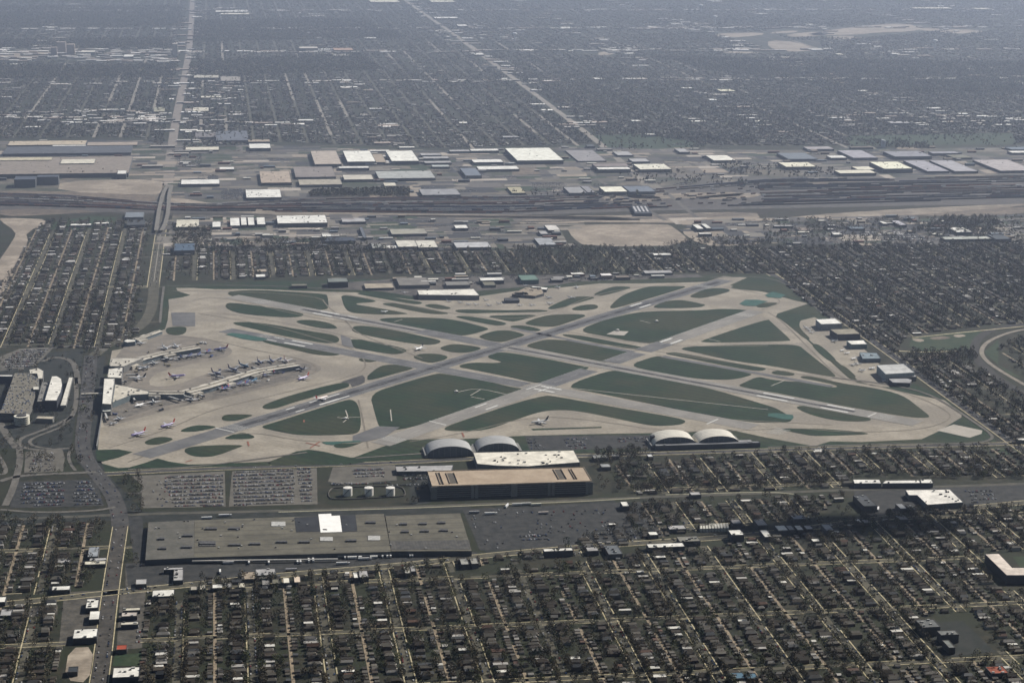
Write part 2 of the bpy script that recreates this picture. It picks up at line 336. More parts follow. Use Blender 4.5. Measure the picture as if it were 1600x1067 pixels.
GR = [C2(p) for p in [
 [(-180, 110), (-140, 98), (0, 92), (230, 105), (430, 118), (448, 128), (455, 200), (440, 215), (380, 218), (200, 190), (0, 155), (-100, 142), (-165, 128)],
 [(-190, 185), (-170, 172), (-100, 178), (0, 190), (180, 215), (290, 240), (300, 250), (270, 262), (180, 265), (0, 252), (-100, 240), (-170, 218), (-190, 200)],
 [(245, 290), (280, 280), (350, 280), (430, 292), (480, 308), (510, 328), (500, 336), (430, 335), (350, 322), (280, 305)],
 [(-150, 300), (-120, 292), (0, 295), (120, 312), (300, 345), (460, 368), (500, 380), (520, 395), (520, 415), (490, 425), (420, 425), (250, 395), (100, 365), (-20, 335), (-110, 315)],
 [(30, 405), (90, 403), (200, 425), (350, 455), (480, 478), (525, 490), (520, 500), (460, 505), (350, 495), (200, 455), (60, 425)],
 [(530, 125), (600, 130), (760, 160), (730, 170), (630, 175), (625, 185), (700, 195), (960, 240), (930, 245), (780, 248), (640, 240), (585, 232), (555, 205), (540, 160)],
 [(615, 115), (700, 108), (780, 118), (900, 150), (1010, 163), (1040, 172), (1030, 182), (980, 182), (830, 155), (700, 132)],
 [(775, 180), (830, 172), (950, 185), (1230, 240), (1150, 246), (1060, 240), (900, 208)],
 [(1040, 190), (1100, 180), (1150, 185), (1225, 205), (1200, 214), (1130, 213)],
 [(1235, 222), (1290, 213), (1450, 218), (1600, 220), (1750, 215), (1830, 222), (1810, 230), (1600, 233), (1350, 240), (1270, 235)],
 [(760, 275), (850, 265), (1100, 265), (1250, 280), (1430, 325), (1455, 335), (1440, 345), (1330, 375), (1270, 378), (1180, 370), (900, 315), (800, 292)],
 [(1235, 262), (1270, 255), (1340, 258), (1540, 290), (1570, 305), (1540, 315), (1480, 315)],
 [(1415, 255), (1600, 250), (1740, 247), (1755, 255), (1680, 275), (1620, 290), (1590, 290)],
 [(1585, 320), (1620, 313), (1700, 318), (1785, 340), (1770, 350), (1720, 350), (1600, 330)],
 [(600, 330), (620, 318), (680, 316), (850, 340), (1100, 395), (1155, 408), (1150, 425), (1090, 438), (980, 430), (750, 390), (620, 360), (600, 345)],
 [(595, 400), (680, 405), (900, 450), (940, 465), (940, 480), (890, 495), (820, 492), (650, 462), (610, 455), (590, 410)],
 [(1145, 455), (1200, 435), (1260, 430), (1370, 445), (1410, 455), (1390, 470), (1310, 487), (1230, 483), (1170, 470)],
 [(1385, 385), (1440, 362), (1500, 347), (1560, 345), (1600, 348), (1670, 368), (1682, 378), (1600, 402), (1550, 418), (1500, 418), (1430, 403)],
 [(975, 515), (1010, 495), (1060, 490), (1140, 492), (1190, 505), (1200, 515), (1180, 530), (1110, 548), (1060, 545)],
 [(635, 525), (680, 515), (740, 525), (765, 535), (720, 545), (660, 542)],
 [(700, 625), (770, 570), (830, 558), (900, 562), (990, 580), (960, 592), (870, 615), (700, 662), (695, 640)],
 [(35, 825), (60, 805), (200, 755), (400, 700), (540, 670), (580, 675), (585, 695), (560, 705), (380, 755), (220, 800), (120, 835), (60, 838)],
 [(15, 950), (100, 925), (400, 830), (560, 780), (600, 778), (635, 800), (655, 880), (655, 950), (640, 985), (580, 998), (280, 1002), (150, 980)],
 [(710, 740), (900, 680), (1130, 612), (1180, 618), (1450, 665), (1600, 700), (1680, 711), (1600, 738), (1300, 850), (1000, 945), (850, 972), (790, 965), (765, 940), (740, 850)],
 [(1250, 572), (1330, 545), (1500, 550), (1545, 543), (1455, 520), (1448, 505), (1480, 488), (1560, 480), (1850, 530), (2050, 570), (2095, 578), (1970, 625), (1780, 678), (1700, 665), (1600, 640), (1350, 590)],
 [(1175, 960), (1200, 940), (1600, 805), (1800, 752), (1860, 755), (2300, 835), (2600, 885), (2680, 905), (2685, 920), (2650, 935), (2550, 942), (2460, 940), (2250, 895), (2000, 845), (1850, 842), (1750, 860), (1600, 912), (1430, 972), (1250, 975), (1190, 970)]]]
GR += [C3(p) for p in [
 [(505, 120), (600, 80), (650, 70), (730, 72), (745, 80), (700, 95), (570, 128), (530, 130)],
 [(215, 205), (350, 145), (420, 132), (500, 135), (520, 142), (480, 155), (290, 210), (240, 215)],
 [(360, 215), (420, 190), (500, 182), (535, 188), (540, 205), (510, 215), (420, 223)],
 [(610, 200), (640, 165), (700, 120), (830, 75), (900, 70), (1050, 68), (1095, 72), (1030, 95), (660, 205), (620, 208)],
 [(1105, 130), (1200, 90), (1270, 80), (1350, 85), (1365, 98), (1340, 110), (1200, 145), (1130, 142)],
 [(1350, 82), (1420, 55), (1530, 5), (1640, 5), (1700, 50), (1850, 165), (1790, 168), (1600, 105), (1450, 92)],
 [(860, 205), (950, 165), (1030, 155), (1080, 158), (1200, 182), (1210, 190), (1170, 203), (1000, 208)],
 [(1525, 188), (1560, 175), (1600, 172), (1660, 172), (1655, 180), (1610, 198), (1560, 205), (1530, 200)],
 [(80, 295), (180, 260), (250, 247), (430, 243), (465, 253), (440, 265), (300, 315), (240, 325), (150, 318), (90, 308)],
 [(400, 350), (560, 285), (760, 235), (900, 225), (1200, 220), (1300, 210), (1450, 215), (1505, 232), (1480, 245), (1000, 400), (880, 425), (800, 425), (600, 385)],
 [(308, 375), (330, 368), (450, 380), (660, 422), (835, 452), (825, 465), (720, 460), (560, 430), (380, 395)],
 [(80, 440), (190, 405), (250, 402), (370, 410), (500, 440), (700, 470), (745, 485), (720, 500), (600, 545), (560, 540), (300, 490), (120, 455)],
 [(315, 697), (595, 598), (680, 598), (930, 650), (1240, 708), (1400, 755), (1600, 815), (1660, 835), (1740, 885), (1750, 905), (1730, 920), (1600, 922), (1480, 918), (1200, 875), (900, 810), (500, 730)],
 [(720, 565), (880, 510), (930, 505), (1050, 530), (1300, 580), (1500, 615), (1490, 628), (1400, 650), (1300, 655), (1150, 648), (900, 605)],
 [(945, 490), (1000, 480), (1100, 495), (1400, 550), (1590, 580), (1580, 595), (1520, 600), (1300, 560), (1050, 510)],
 [(1170, 412), (1600, 272), (1615, 290), (1745, 405), (1730, 412), (1600, 415), (1300, 422), (1200, 420)],
 [(1040, 460), (1130, 443), (1600, 433), (1790, 435), (1830, 470), (2035, 630), (2000, 638), (1600, 562), (1400, 540), (1130, 480)]]]
GR += [C4(p) for p in [
 [(-200, 695), (-140, 668), (-60, 632), (0, 650), (120, 665), (210, 665), (330, 685), (420, 705), (440, 690), (300, 660), (190, 640), (230, 628), (330, 645), (480, 680), (640, 700), (840, 745), (960, 840), (1012, 880), (1000, 892), (900, 890), (650, 850), (300, 785), (100, 745), (0, 727)],
 [(20, 605), (60, 595), (110, 598), (170, 615), (160, 628), (100, 628), (30, 618)],
 [(45, 255), (250, 182), (350, 235), (260, 250), (210, 275), (190, 310), (215, 350), (270, 400), (235, 403), (150, 330), (90, 285)],
 [(270, 430), (320, 430), (440, 538), (400, 543), (370, 530), (300, 470)],
 [(430, 562), (470, 560), (550, 630), (545, 640), (510, 640), (450, 595)],
 [(165, 820), (250, 815), (400, 850), (580, 885), (645, 895), (640, 910), (580, 915), (450, 912), (330, 890), (220, 855)],
 [(70, 965), (130, 957), (300, 958), (450, 968), (590, 980), (640, 992), (560, 998), (400, 1003), (280, 1005), (200, 990)]]]
GR += [C1(p) for p in [
 [(1035, 335), (1060, 325), (1160, 320), (1168, 345), (1150, 370), (1090, 378), (1040, 365)],
 [(1385, 890), (1400, 875), (1450, 868), (1590, 872), (1560, 885), (1480, 910), (1420, 912), (1390, 905)],
 [(1125, 970), (1200, 940), (1280, 937), (1350, 945), (1340, 955), (1230, 978), (1140, 980)],
 [(895, 1045), (950, 1018), (1020, 1008), (1085, 1020), (1070, 1035), (1000, 1058), (930, 1062)],
 [(1380, 1025), (1470, 990), (1530, 982), (1590, 1005), (1590, 1018), (1530, 1025)]]]
GR += [D1([(1150, 265), (1160, 240), (1230, 228), (1400, 220), (1525, 222), (1500, 235), (1350, 290), (1270, 297), (1200, 290)]),
 D2([(480, 222), (520, 212), (640, 210), (680, 200), (570, 240), (500, 240)])]
GR_SHARP = [D1([(600, 252), (740, 248), (830, 265), (740, 300), (640, 325), (605, 322)]), D1([(790, 372), (810, 360), (900, 335), (985, 305), (1060, 325), (1180, 343), (1450, 337), (1690, 330), (1690, 350)]),
 D2([(70, 330), (250, 262), (330, 250), (420, 262), (600, 302), (640, 297), (900, 190), (1190, 182), (1030, 225), (850, 295), (700, 325), (560, 345), (100, 350)]),
 C1([(1040, 82), (1100, 80), (1110, 100), (1190, 125), (1140, 138), (1060, 150), (1040, 155)]), crop(800, 640, [(120, 120), (560, 107), (560, 114), (130, 130)]),
 C3([(865, 46), (1000, 32), (1250, 12), (1300, 14), (1215, 42), (1000, 49)])]
sheets('infield_grass', GR, GRASS, .40, smooth=2)
sheets('verge_grass', GR_SHARP, GRASS, .40)
sheets('concrete_pad', [C4([(1055, 970), (1160, 932), (1340, 970), (1335, 990), (1260, 1015)])], CONC2, .20)
sheets('apron', [C1([(700, 470), (1000, 365), (1160, 378), (1330, 400), (1430, 450), (1460, 480), (1400, 520), (1250, 545), (1000, 600), (930, 650), (940, 700), (1100, 690), (1300, 610), (1600, 540), (1860, 520), (2000, 560), (2010, 600), (1900, 640), (1500, 745), (1100, 830), (800, 910), (650, 960), (640, 870)])], APRON, .20, smooth=1)
def seg(a, b, w, z, t0=0., t1=1., off=0.):
    "a straight strip between two photo points, in metres; t along it, off to its left"
    A, B = W([a, b]); d = np.array(B)-np.array(A); L = np.hypot(*d); u = d/L; n = np.array([-u[1], u[0]])
    p0 = np.array(A)+d*t0+n*off; p1 = np.array(A)+d*t1+n*off
    return [tuple(p0-n*w/2), tuple(p1-n*w/2), tuple(p1+n*w/2), tuple(p0+n*w/2)]
RA = ((283, 694), (1142, 435)); RB = ((552, 709), (1196, 481)); RC = ((345, 460), (1478, 670)); RD = ((352, 516), (1290, 688))
runs = MB(); conc = MB(); rub = MB(); pnt = MB(); red = MB()
def addp(b, q, z): b.poly([(x, y, z) for x, y in q])
addp(runs, seg(*RA, 46, 0, -.05, .985), .45)
addp(runs, seg(*RD, 44, 0, 0, .55), .50); addp(conc, seg(*RD, 46, 0, .553, .9), .50)
addp(conc, seg(*RC, 46, 0, .02, .97), .55); addp(conc, seg(*RB, 44, 0, .05, .40), .60)
for t0, t1 in ((.40, .50), (.555, .625), (.64, .70)): addp(runs, seg(*RB, 44.5, 0, t0, t1), .60)
addp(conc, seg(*RB, 44, 0, .705, .97), .60)
addp(runs, seg(*RC, 46.5, 0, .33, .455), .65)
addp(runs, seg((888, 531), (990, 550), 17, 0), .45); addp(runs, seg((1035, 557), (1300, 604), 17, 0), .45)
addp(runs, seg((890, 531), (800, 513), 14, 0), .45)
sheets('runway_patch', [C1([(1070, 235), (1220, 235), (1220, 320), (1080, 318)]), C2([(530, 375), (590, 395), (610, 455), (540, 440)]), D2([(605, 165), (760, 105), (900, 110), (800, 175), (690, 200), (605, 205)])], RWASPH, .66)
sheets('asphalt_patch', [C2([(530, 668), (600, 645), (665, 625), (680, 640), (680, 670), (640, 690), (600, 700), (590, 680)])], ASPH, .44)
tag(runs.build('runway', RWASPH), kind='structure'); tag(conc.build('concrete_runway', RWCONC), kind='structure')
for (a, b), w_, parts in ((RA, 9, ((.08, .97, 0),)), (RC, 7, ((.14, .33, 0), (.46, .9, 0))), (RB, 5, ()), (RD, 5, ())):
    for t0, t1, o in parts: addp(rub, seg(a, b, w_*1.5, 0, t0, t1, o), .70)
addp(rub, seg(*RA, 12, 0, .10, .34), .72); addp(rub, seg(*RA, 11, 0, .48, .80), .72); addp(rub, seg(*RC, 12, 0, .14, .26), .72)
tag(rub.build('tyre_marks', RUBBER), kind='structure')
for a, b, t, L_ in ((RA[0], RA[1], .185, 60), (RA[0], RA[1], .215, 30), (RA[0], RA[1], .77, 50), (RA[0], RA[1], .15, 25), (RB[0], RB[1], .70, 50), (RC[0], RC[1], .165, 60), (RC[0], RC[1], .79, 70), (RC[0], RC[1], .21, 30), (RD[0], RD[1], .125, 60), (RD[0], RD[1], .57, 50), (RD[0], RD[1], .09, 30), (RB[0], RB[1], .25, 40), (RC[0], RC[1], .865, 60)):
    A, B = W([a, b]); Lr = math.hypot(B[0]-A[0], B[1]-A[1])
    for o in (-13, 13): addp(pnt, seg(a, b, 6.5 if L_ >= 50 else 4, 0, t, t+L_/Lr, o), .75)
for a, b in (RA, RB, RC, RD):                      # edge lines, centre dashes, threshold bars
    A, B = W([a, b]); Lr = math.hypot(B[0]-A[0], B[1]-A[1])
    for o in (-22, 22): addp(pnt, seg(a, b, .45, 0, .06, .93, o), .75)
    for t in np.arange(.07, .93, 60/Lr): addp(pnt, seg(a, b, .5, 0, t, t+30/Lr), .76)
    for o in range(-20, 21, 4):
        for t in (.065, .925): addp(pnt, seg(a, b, .8, 0, t, t+30/Lr, o), .75)
for a, b in (((337, 669), (366, 675.5)), ((671, 658), (697, 664.5)), ((1104, 663), (1122, 655)), ((822, 609), (846, 601)), ((841, 612), (862, 605)), ((1356, 651.5), (1369, 645.5))): addp(pnt, seg(a, b, 3, 0), .76)
tag(pnt.build('painted_marking', PAINT), kind='structure')
for a, b in (((500, 697), (478, 692)), ((485, 700), (500, 690)), ((722, 676), (725, 683)), ((1050, 680), (1056, 677)), ((387, 690), (389, 697)), ((300, 719), (290, 722)), ((475, 656.5), (475, 660))): addp(red, seg(a, b, 3, 0), .76)
tag(red.build('red_marking', REDPAINT), kind='structure')
sheets('green_pavement', [C2([(-190, 372), (-150, 362), (-60, 372), (0, 385), (75, 400), (40, 412), (0, 412), (-80, 400), (-150, 382)]), C3([(1420, 180), (1460, 155), (1540, 155), (1600, 165), (1570, 175), (1520, 195), (1450, 192)]),
    C3([(1580, 125), (1630, 105), (1710, 125), (1680, 145), (1600, 140)]), C4([(0, 865), (50, 862), (155, 875), (160, 890), (150, 905), (90, 900), (0, 885)]), D2([(410, 205), (650, 195), (655, 203), (540, 210), (480, 222), (440, 218)])], TEAL, .80)
tx = MB()
for pts in ([(170, 700), (260, 672), (330, 640), (410, 622), (500, 600), (560, 585), (575, 570), (555, 545), (500, 530), (430, 510), (360, 498), (310, 490)], [(200, 722), (260, 700), (330, 682), (400, 675), (470, 690), (560, 690)], [(300, 470), (340, 462), (500, 500), (560, 505)], [(270, 455), (340, 454), (500, 462), (512, 480), (540, 500), (555, 520), (620, 545), (660, 560)],
    [(525, 458), (600, 470), (700, 490), (800, 500), (860, 490), (930, 460), (1000, 448), (1080, 444)], [(575, 700), (568, 660), (560, 625)], [(640, 690), (720, 678), (830, 650), (920, 655), (1050, 676), (1180, 672), (1240, 668), (1330, 676), (1440, 672), (1490, 655), (1475, 638), (1420, 615), (1350, 598), (1310, 590), (1270, 550), (1220, 500), (1200, 488)], [(800, 512), (890, 532), (1000, 545), (1180, 572), (1300, 594)],
    [(1190, 484), (1230, 470), (1170, 455), (1130, 448)], [(1130, 655), (1220, 660), (1300, 664)], [(350, 490), (420, 500), (520, 520), (640, 548)], [(870, 516), (1040, 542), (1200, 540)], [(180, 660), (250, 640), (400, 610), (480, 590), (500, 575), (470, 560), (400, 548), (330, 530), (260, 525)]):
    px_strip(tx, pts, 3.2, .42)
tag(tx.build('taxiway_wear', mat('worn_taxi_line', (.13, .115, .092), (.17, .15, .12), 30, fine=.2)), kind='structure')
sheets('stained_apron', [[(195, 574), (250, 557), (310, 546), (352, 545), (350, 556), (300, 563), (230, 574), (215, 585), (200, 605), (185, 598)], [(232, 620), (290, 618), (350, 598), (400, 585), (470, 566), (492, 572), (470, 590), (400, 606), (340, 622), (250, 634), (170, 662), (166, 645), (190, 630)], [(330, 580), (440, 562), (470, 562), (440, 575), (330, 598)]], mat('oil_stained_apron', (.095, .088, .078), (.15, .135, .115), 16, fine=.25), .24, smooth=1)
sheets('far_apron_asphalt', [[(500, 444), (640, 434), (900, 429), (1090, 429), (1100, 433), (900, 440), (870, 446), (800, 450), (650, 464), (600, 456), (560, 453), (520, 452)]], mat('far_apron_asphalt', (.05, .048, .045), (.10, .09, .08), 25, fine=.3), .13)
# service roads round the field and taxi centre lines
sr = MB()
for pts in ([(256, 448), (252, 480), (250, 505)], [(262, 447), (400, 446), (520, 452)], [(1110, 434), (1212, 432), (1262, 470), (1285, 490)], [(1300, 590), (1400, 602), (1460, 618), (1530, 665), (1548, 678), (1552, 686), (1530, 693), (1400, 694), (1200, 699)], [(556, 716), (700, 706)], [(480, 707), (300, 731), (200, 734)]):
    px_strip(sr, pts, 6, .85)
tag(sr.build('service_road', ASPHL), kind='structure')
sr = MB()
for pts in ([(540, 641), (545, 655), (527, 652)], [(545, 652), (563, 652)], [(536, 660), (545, 653)], [(710, 614), (745, 606), (790, 616)], [(735, 618), (752, 608)], [(736, 620), (757, 624)], [(1200, 590), (1236, 590)], [(1205, 603), (1225, 595)], [(616, 503), (629, 499)], [(1000, 501), (1016, 505)], [(1108, 530), (1126, 534)], [(610, 640), (612, 658)], [(870, 604), (1200, 640)]):
    px_strip(sr, pts, 2.2, .45)
tag(sr.build('gravel_track', CONC2), kind='structure')
sheets('navaid_pad', [C3([(590, 370), (640, 348), (730, 352), (700, 378)])], CONC2, .45)

# ------------------------------------------------------------ ground patches outside the field
LOTM = mat('pale_lot_asphalt', (.08, .075, .063), (.118, .11, .093), 25, fine=.15)
sheets('parking_lot', [D1([(820, 415), (1405, 385), (1410, 605), (880, 615), (890, 470), (850, 440)]), D1([(1450, 385), (1980, 365), (1985, 590), (1430, 605)]), D2([(480, 360), (870, 345), (880, 440), (560, 470), (450, 450)]), D1([(160, 265), (250, 250), (390, 250), (405, 300), (395, 385), (150, 395)]),
    crop(0, 430, [(0, 510), (120, 460), (340, 448), (230, 560), (0, 600)])], LOTM, .20)
sheets('shop_forecourt', [[(100, 925), (160, 922), (150, 1005), (92, 1008)], [(188, 925), (228, 922), (222, 1012), (182, 1015)], [(196, 885), (312, 885), (312, 912), (196, 922)], [(0, 955), (90, 945), (90, 960), (0, 968)]], mat('forecourt_asphalt', (.05, .047, .04), (.085, .078, .065), 14, fine=.3), .18)
LOTD = mat('dark_lot_asphalt', (.020, .022, .022), (.040, .040, .038), 14, fine=.3)
sheets('lot_surface', [D1([(100, 450), (600, 435), (650, 600), (60, 615)]), D2([(1290, 620), (2400, 575), (2550, 790), (1900, 860), (1400, 880)]), crop(800, 640, [(80, 165), (560, 160), (880, 160), (890, 240), (420, 250), (110, 255)]), crop(1200, 640, [(530, 500), (1600, 470), (1600, 590), (1250, 620), (600, 680)]), [(196, 880), (740, 862), (760, 868), (500, 893), (270, 912), (200, 915)], [(222, 806), (230, 876), (210, 880), (200, 808)]], LOTD, .20)
sheets('asphalt_and_shade', [[(130, 560), (165, 556), (158, 640), (150, 700), (165, 738), (225, 800), (185, 805), (140, 745), (120, 720), (122, 640)], [(0, 560), (130, 545), (120, 640), (110, 705), (0, 700)],
    [(-60, 803), (190, 800), (200, 812), (-60, 824)], [(198, 800), (735, 790), (735, 801), (228, 816), (205, 815)], [(740, 800), (960, 780), (965, 850), (760, 868)], [(222, 878), (745, 864), (745, 872), (225, 886)], [(640, 735), (690, 730), (672, 786), (640, 790)], [(930, 712), (1025, 700), (1030, 708), (960, 720)], crop(1200, 800, [(960, 690), (1220, 680), (1420, 870), (1090, 905)])], mat('dark_site_and_shade', (.012, .016, .013), (.024, .026, .023), 20, fine=.3), .15)  # strips along the railway are embankment and tree shadow painted as dark ground
sheets('field', [crop(1200, 430, [(900, 395), (1050, 370), (1300, 345), (1380, 365), (1260, 460), (1000, 480), (880, 440)]), crop(1200, 640, [(1530, 920), (1700, 910), (1720, 990), (1580, 990)]), [(175, 1040), (180, 1022), (222, 1020), (220, 1040)], [(640, 232), (400, 228), (260, 236), (280, 232)], crop(400, 200, [(120, 690), (390, 690), (400, 740), (110, 750)]), crop(0, 200, [(340, 590), (560, 550), (730, 560), (700, 620), (400, 640), (260, 630)]), crop(1200, 640, [(1400, 240), (1560, 240), (1600, 275), (1470, 280)]), crop(1200, 430, [(1350, 480), (1440, 400), (1440, 560), (1600, 650), (1500, 620)]),
    [(920, 212), (1000, 210), (1090, 222), (1080, 234), (950, 232)], [(1320, 213), (1580, 208), (1590, 226), (1330, 228)]], LAWN, .20)
sheets('bare_ground', [crop(0, 200, [(360, 400), (380, 330), (1030, 320), (1020, 400), (960, 420)]), crop(800, 200, [(380, 690), (340, 620), (420, 605), (960, 600), (1010, 620), (1150, 735), (460, 742)]), crop(1200, 200, [(-80, 580), (500, 525), (1600, 470), (1600, 490), (900, 545), (200, 580)]), crop(0, 200, [(0, 560), (350, 575), (160, 650), (180, 720), (60, 960), (0, 1060), (-40, 1060), (-40, 880), (90, 690), (100, 650), (0, 580)]),
    crop(800, 200, [(1040, 640), (1140, 620), (1600, 600), (1600, 720), (1400, 740), (1180, 735)]), crop(1200, 200, [(-20, 640), (250, 630), (200, 700), (-20, 730)]), crop(400, 200, [(935, 355), (1140, 355), (1040, 430), (900, 430)]), crop(1200, 200, [(580, 650), (1000, 660), (1100, 700), (640, 700)]),
    [(1300, 47), (1360, 40), (1415, 37), (1445, 45), (1420, 50), (1370, 51), (1340, 55), (1250, 56)], [(1440, 44), (1480, 46), (1470, 49), (1435, 48)], [(1210, 50), (1250, 48), (1240, 52), (1200, 53)], [(1285, 58), (1330, 56), (1345, 60), (1300, 63)], [(1040, 44), (1090, 43), (1080, 46), (1030, 47)], [(1225, 54), (1290, 49), (1300, 55), (1240, 59)], [(1200, 63), (1245, 66), (1280, 79), (1225, 82), (1200, 74)], [(1110, 53), (1195, 51), (1190, 56), (1130, 60)], [(1120, 80), (1190, 82), (1180, 84), (1130, 83)], [(1457, 48), (1500, 46), (1550, 50), (1490, 54)], [(935, 82), (965, 79), (958, 86), (935, 88)], [(1264, 116), (1300, 113), (1318, 124), (1330, 135), (1312, 136), (1290, 124)], [(0, 84), (70, 80), (90, 86), (40, 91), (0, 90)], [(170, 92), (205, 94), (160, 97)],
    crop(800, 200, [(230, 240), (440, 240), (480, 320), (300, 320)]), crop(800, 200, [(540, 420), (900, 420), (960, 460), (600, 465)]), crop(800, 200, [(1150, 430), (1400, 408), (1580, 410), (1500, 440), (1200, 450)]), [(255, 305), (400, 330), (560, 333), (800, 336), (1000, 340), (1000, 346), (800, 341), (560, 338), (400, 336), (270, 322)], [(560, 336), (820, 338), (1010, 336), (1180, 330), (1190, 344), (1090, 349), (900, 347), (700, 344), (560, 343)], [(960, 305), (1040, 302), (1170, 300), (1150, 308), (1000, 312)], [(270, 318), (330, 322), (430, 320), (430, 323), (300, 326)],
    crop(1200, 430, [(890, 400), (950, 395), (985, 410), (940, 420)]), crop(1200, 430, [(1150, 375), (1210, 370), (1245, 380), (1180, 392)]), [(100, 1062), (108, 1012), (148, 1010), (140, 1067)]], SAND, .30, smooth=1)
sheets('dirt', [crop(0, 200, [(0, 395), (600, 400), (960, 420), (980, 470), (600, 440), (0, 420)]), crop(0, 200, [(0, 500), (700, 520), (300, 545), (0, 555)]), crop(800, 200, [(0, 430), (500, 425), (540, 470), (0, 450)]), crop(1200, 200, [(700, 520), (1600, 480), (1600, 550), (800, 550)]), crop(400, 200, [(450, 560), (1000, 570), (1600, 600), (1500, 620), (900, 620), (600, 600)]),
    crop(1200, 430, [(1000, 390), (1100, 380), (1160, 395), (1040, 405)]), crop(1200, 430, [(920, 500), (1100, 490), (1230, 520), (950, 545)]), crop(800, 200, [(0, 250), (200, 230), (240, 300), (0, 310)]), crop(1200, 200, [(0, 350), (600, 330), (600, 345), (0, 365)])], DIRT, .25, smooth=1)
indus = MB()
addp(indus, W([(-300, 222), (220, 220), (430, 228), (700, 236), (900, 230), (1200, 235), (2000, 225), (2100, 300), (1200, 308), (700, 312), (250, 318), (-300, 300)]), .12)
addp(indus, W([(270, 335), (560, 338), (870, 345), (890, 388), (600, 390), (260, 392)]), .12)
tag(indus.build('industrial_ground', mat('industrial_ground', (.075, .068, .056), (.15, .13, .105), 50, c3=(.05, .055, .04), fine=.3, finescale=12)), kind='structure')
sheets('rail_yard_ground', [[(-100, 298), (100, 302), (245, 314), (330, 317), (450, 310), (640, 306), (800, 304), (950, 300), (1200, 279), (1700, 272), (1700, 318), (1400, 322), (1200, 326), (1000, 330), (800, 337), (600, 337), (330, 334), (245, 333), (-100, 330)]], BALLAST, .16)
trk = MB()
for (ya, yb, yc, yd) in [(323+i*1.6, 331+i*.9, 335.5+i*1.3, 319+i*1.9) for i in range(7)]: px_strip(trk, [(-60, ya), (245, yb), (560, yc-1), (820, yc+1), (1020, yc-4), (1300, yd+6), (1700, yd-6)], 4.5, .36, 1)
for i in range(6): px_strip(trk, [(560, 340+i*.9), (760, 339+i*1.2), (900, 344+i*.6), (1060, 342-i*1.1), (1200, 334-i)], 4, .38, 1)
for i in range(5): px_strip(trk, [(900, 312-i*1.4), (1000, 318-i*2.6), (1100, 316-i*4.4), (1250, 300-i*3.6)], 4, .38, 1)
tag(trk.build('rail_siding', mat('dark_ballast_track', (.040, .037, .036), (.085, .075, .065), 40, fine=.3)), kind='structure')
sheets('pond', [crop(1200, 200, [(1440, 610), (1520, 598), (1590, 612), (1580, 655), (1480, 650)])], WATER, .20, smooth=1)

# terminal roads
for pts, w_ in (([(142, 556), (138, 600), (133, 650), (128, 690), (133, 715), (152, 742), (175, 770), (186, 800), (188, 822)], 34), ([(241, 440), (239, 470), (234, 492), (218, 514), (165, 540), (147, 556)], 32)):
    avenue('road', pts, w_-6, (ASPH if w_ > 33 else STREET), z=.35, walks=False)
for pts, w_ in (([(165, 548), (140, 540), (100, 541), (60, 548), (40, 560), (32, 578)], 12), ([(122, 600), (118, 570), (105, 560), (80, 558), (68, 565)], 12), ([(118, 590), (120, 620), (116, 645), (108, 655), (60, 675), (36, 683), (28, 690), (34, 699), (60, 704), (112, 700)], 9), ([(112, 650), (96, 668), (56, 682), (44, 690), (52, 698), (80, 701)], 7),
        ([(0, 752), (20, 745), (60, 741), (120, 739), (150, 737)], 12), ([(30, 700), (32, 720), (22, 760), (8, 790)], 12), ([(0, 660), (10, 680), (26, 700)], 14), ([(112, 700), (106, 712), (110, 725), (118, 735)], 6), ([(-10, 700), (15, 740), (-10, 742)], 8), ([(0, 796), (60, 801), (150, 798), (180, 792)], 8), ([(222, 745), (230, 760), (218, 772), (200, 770)], 6)):
    avenue('ramp_road', pts, w_, ASPHL, z=.40, walks=False)
avenue('path', [(1620, 512), (1580, 518), (1545, 532), (1533, 545), (1535, 558), (1555, 575), (1620, 612)], 10, mat('dusty_path', (.16, .14, .115), (.22, .195, .16), 20), z=.35, walks=False)
avenue('path', [(1620, 505), (1560, 511), (1530, 525), (1520, 545), (1525, 562), (1560, 592), (1620, 628)], 20, mat('dark_embankment', (.025, .025, .024), (.04, .038, .034), 15), z=.30, walks=False)
avenue('path', [(1425, 528), (1480, 522), (1540, 516), (1600, 510)], 5, SIDEW, z=.4, walks=False)
avenue('path', [(1400, 548), (1440, 551), (1500, 548)], 6, SIDEW, z=.4, walks=False)
avenue('path', [(435, 800), (500, 798), (640, 794), (760, 789), (900, 784), (1000, 778)], 5, mat('pale_gravel', (.22, .21, .15)), z=.45, walks=False)
avenue('path', [(1040, 773), (1200, 768), (1240, 772)], 5, mat('pale_gravel', (.22, .21, .15)), z=.45, walks=False)
for pts, w_ in (([(435, 240), (445, 262), (462, 300)], 14), ([(580, 262), (590, 285), (596, 296)], 14), ([(700, 250), (716, 270), (727, 285)], 12), ([(880, 228), (905, 250), (930, 280), (1040, 345)], 16), ([(985, 255), (1040, 300), (1100, 350)], 14), ([(492, 355), (498, 380), (503, 395)], 12), ([(690, 350), (705, 385)], 12), ([(1100, 232), (1200, 245), (1300, 256)], 10), ([(430, 235), (500, 228), (620, 225)], 12), ([(262, 245), (340, 246), (450, 243)], 12), ([(1180, 280), (1400, 272), (1700, 268)], 10)):
    avenue('industrial_road', pts, w_, ASPHL, z=.35, walks=False)

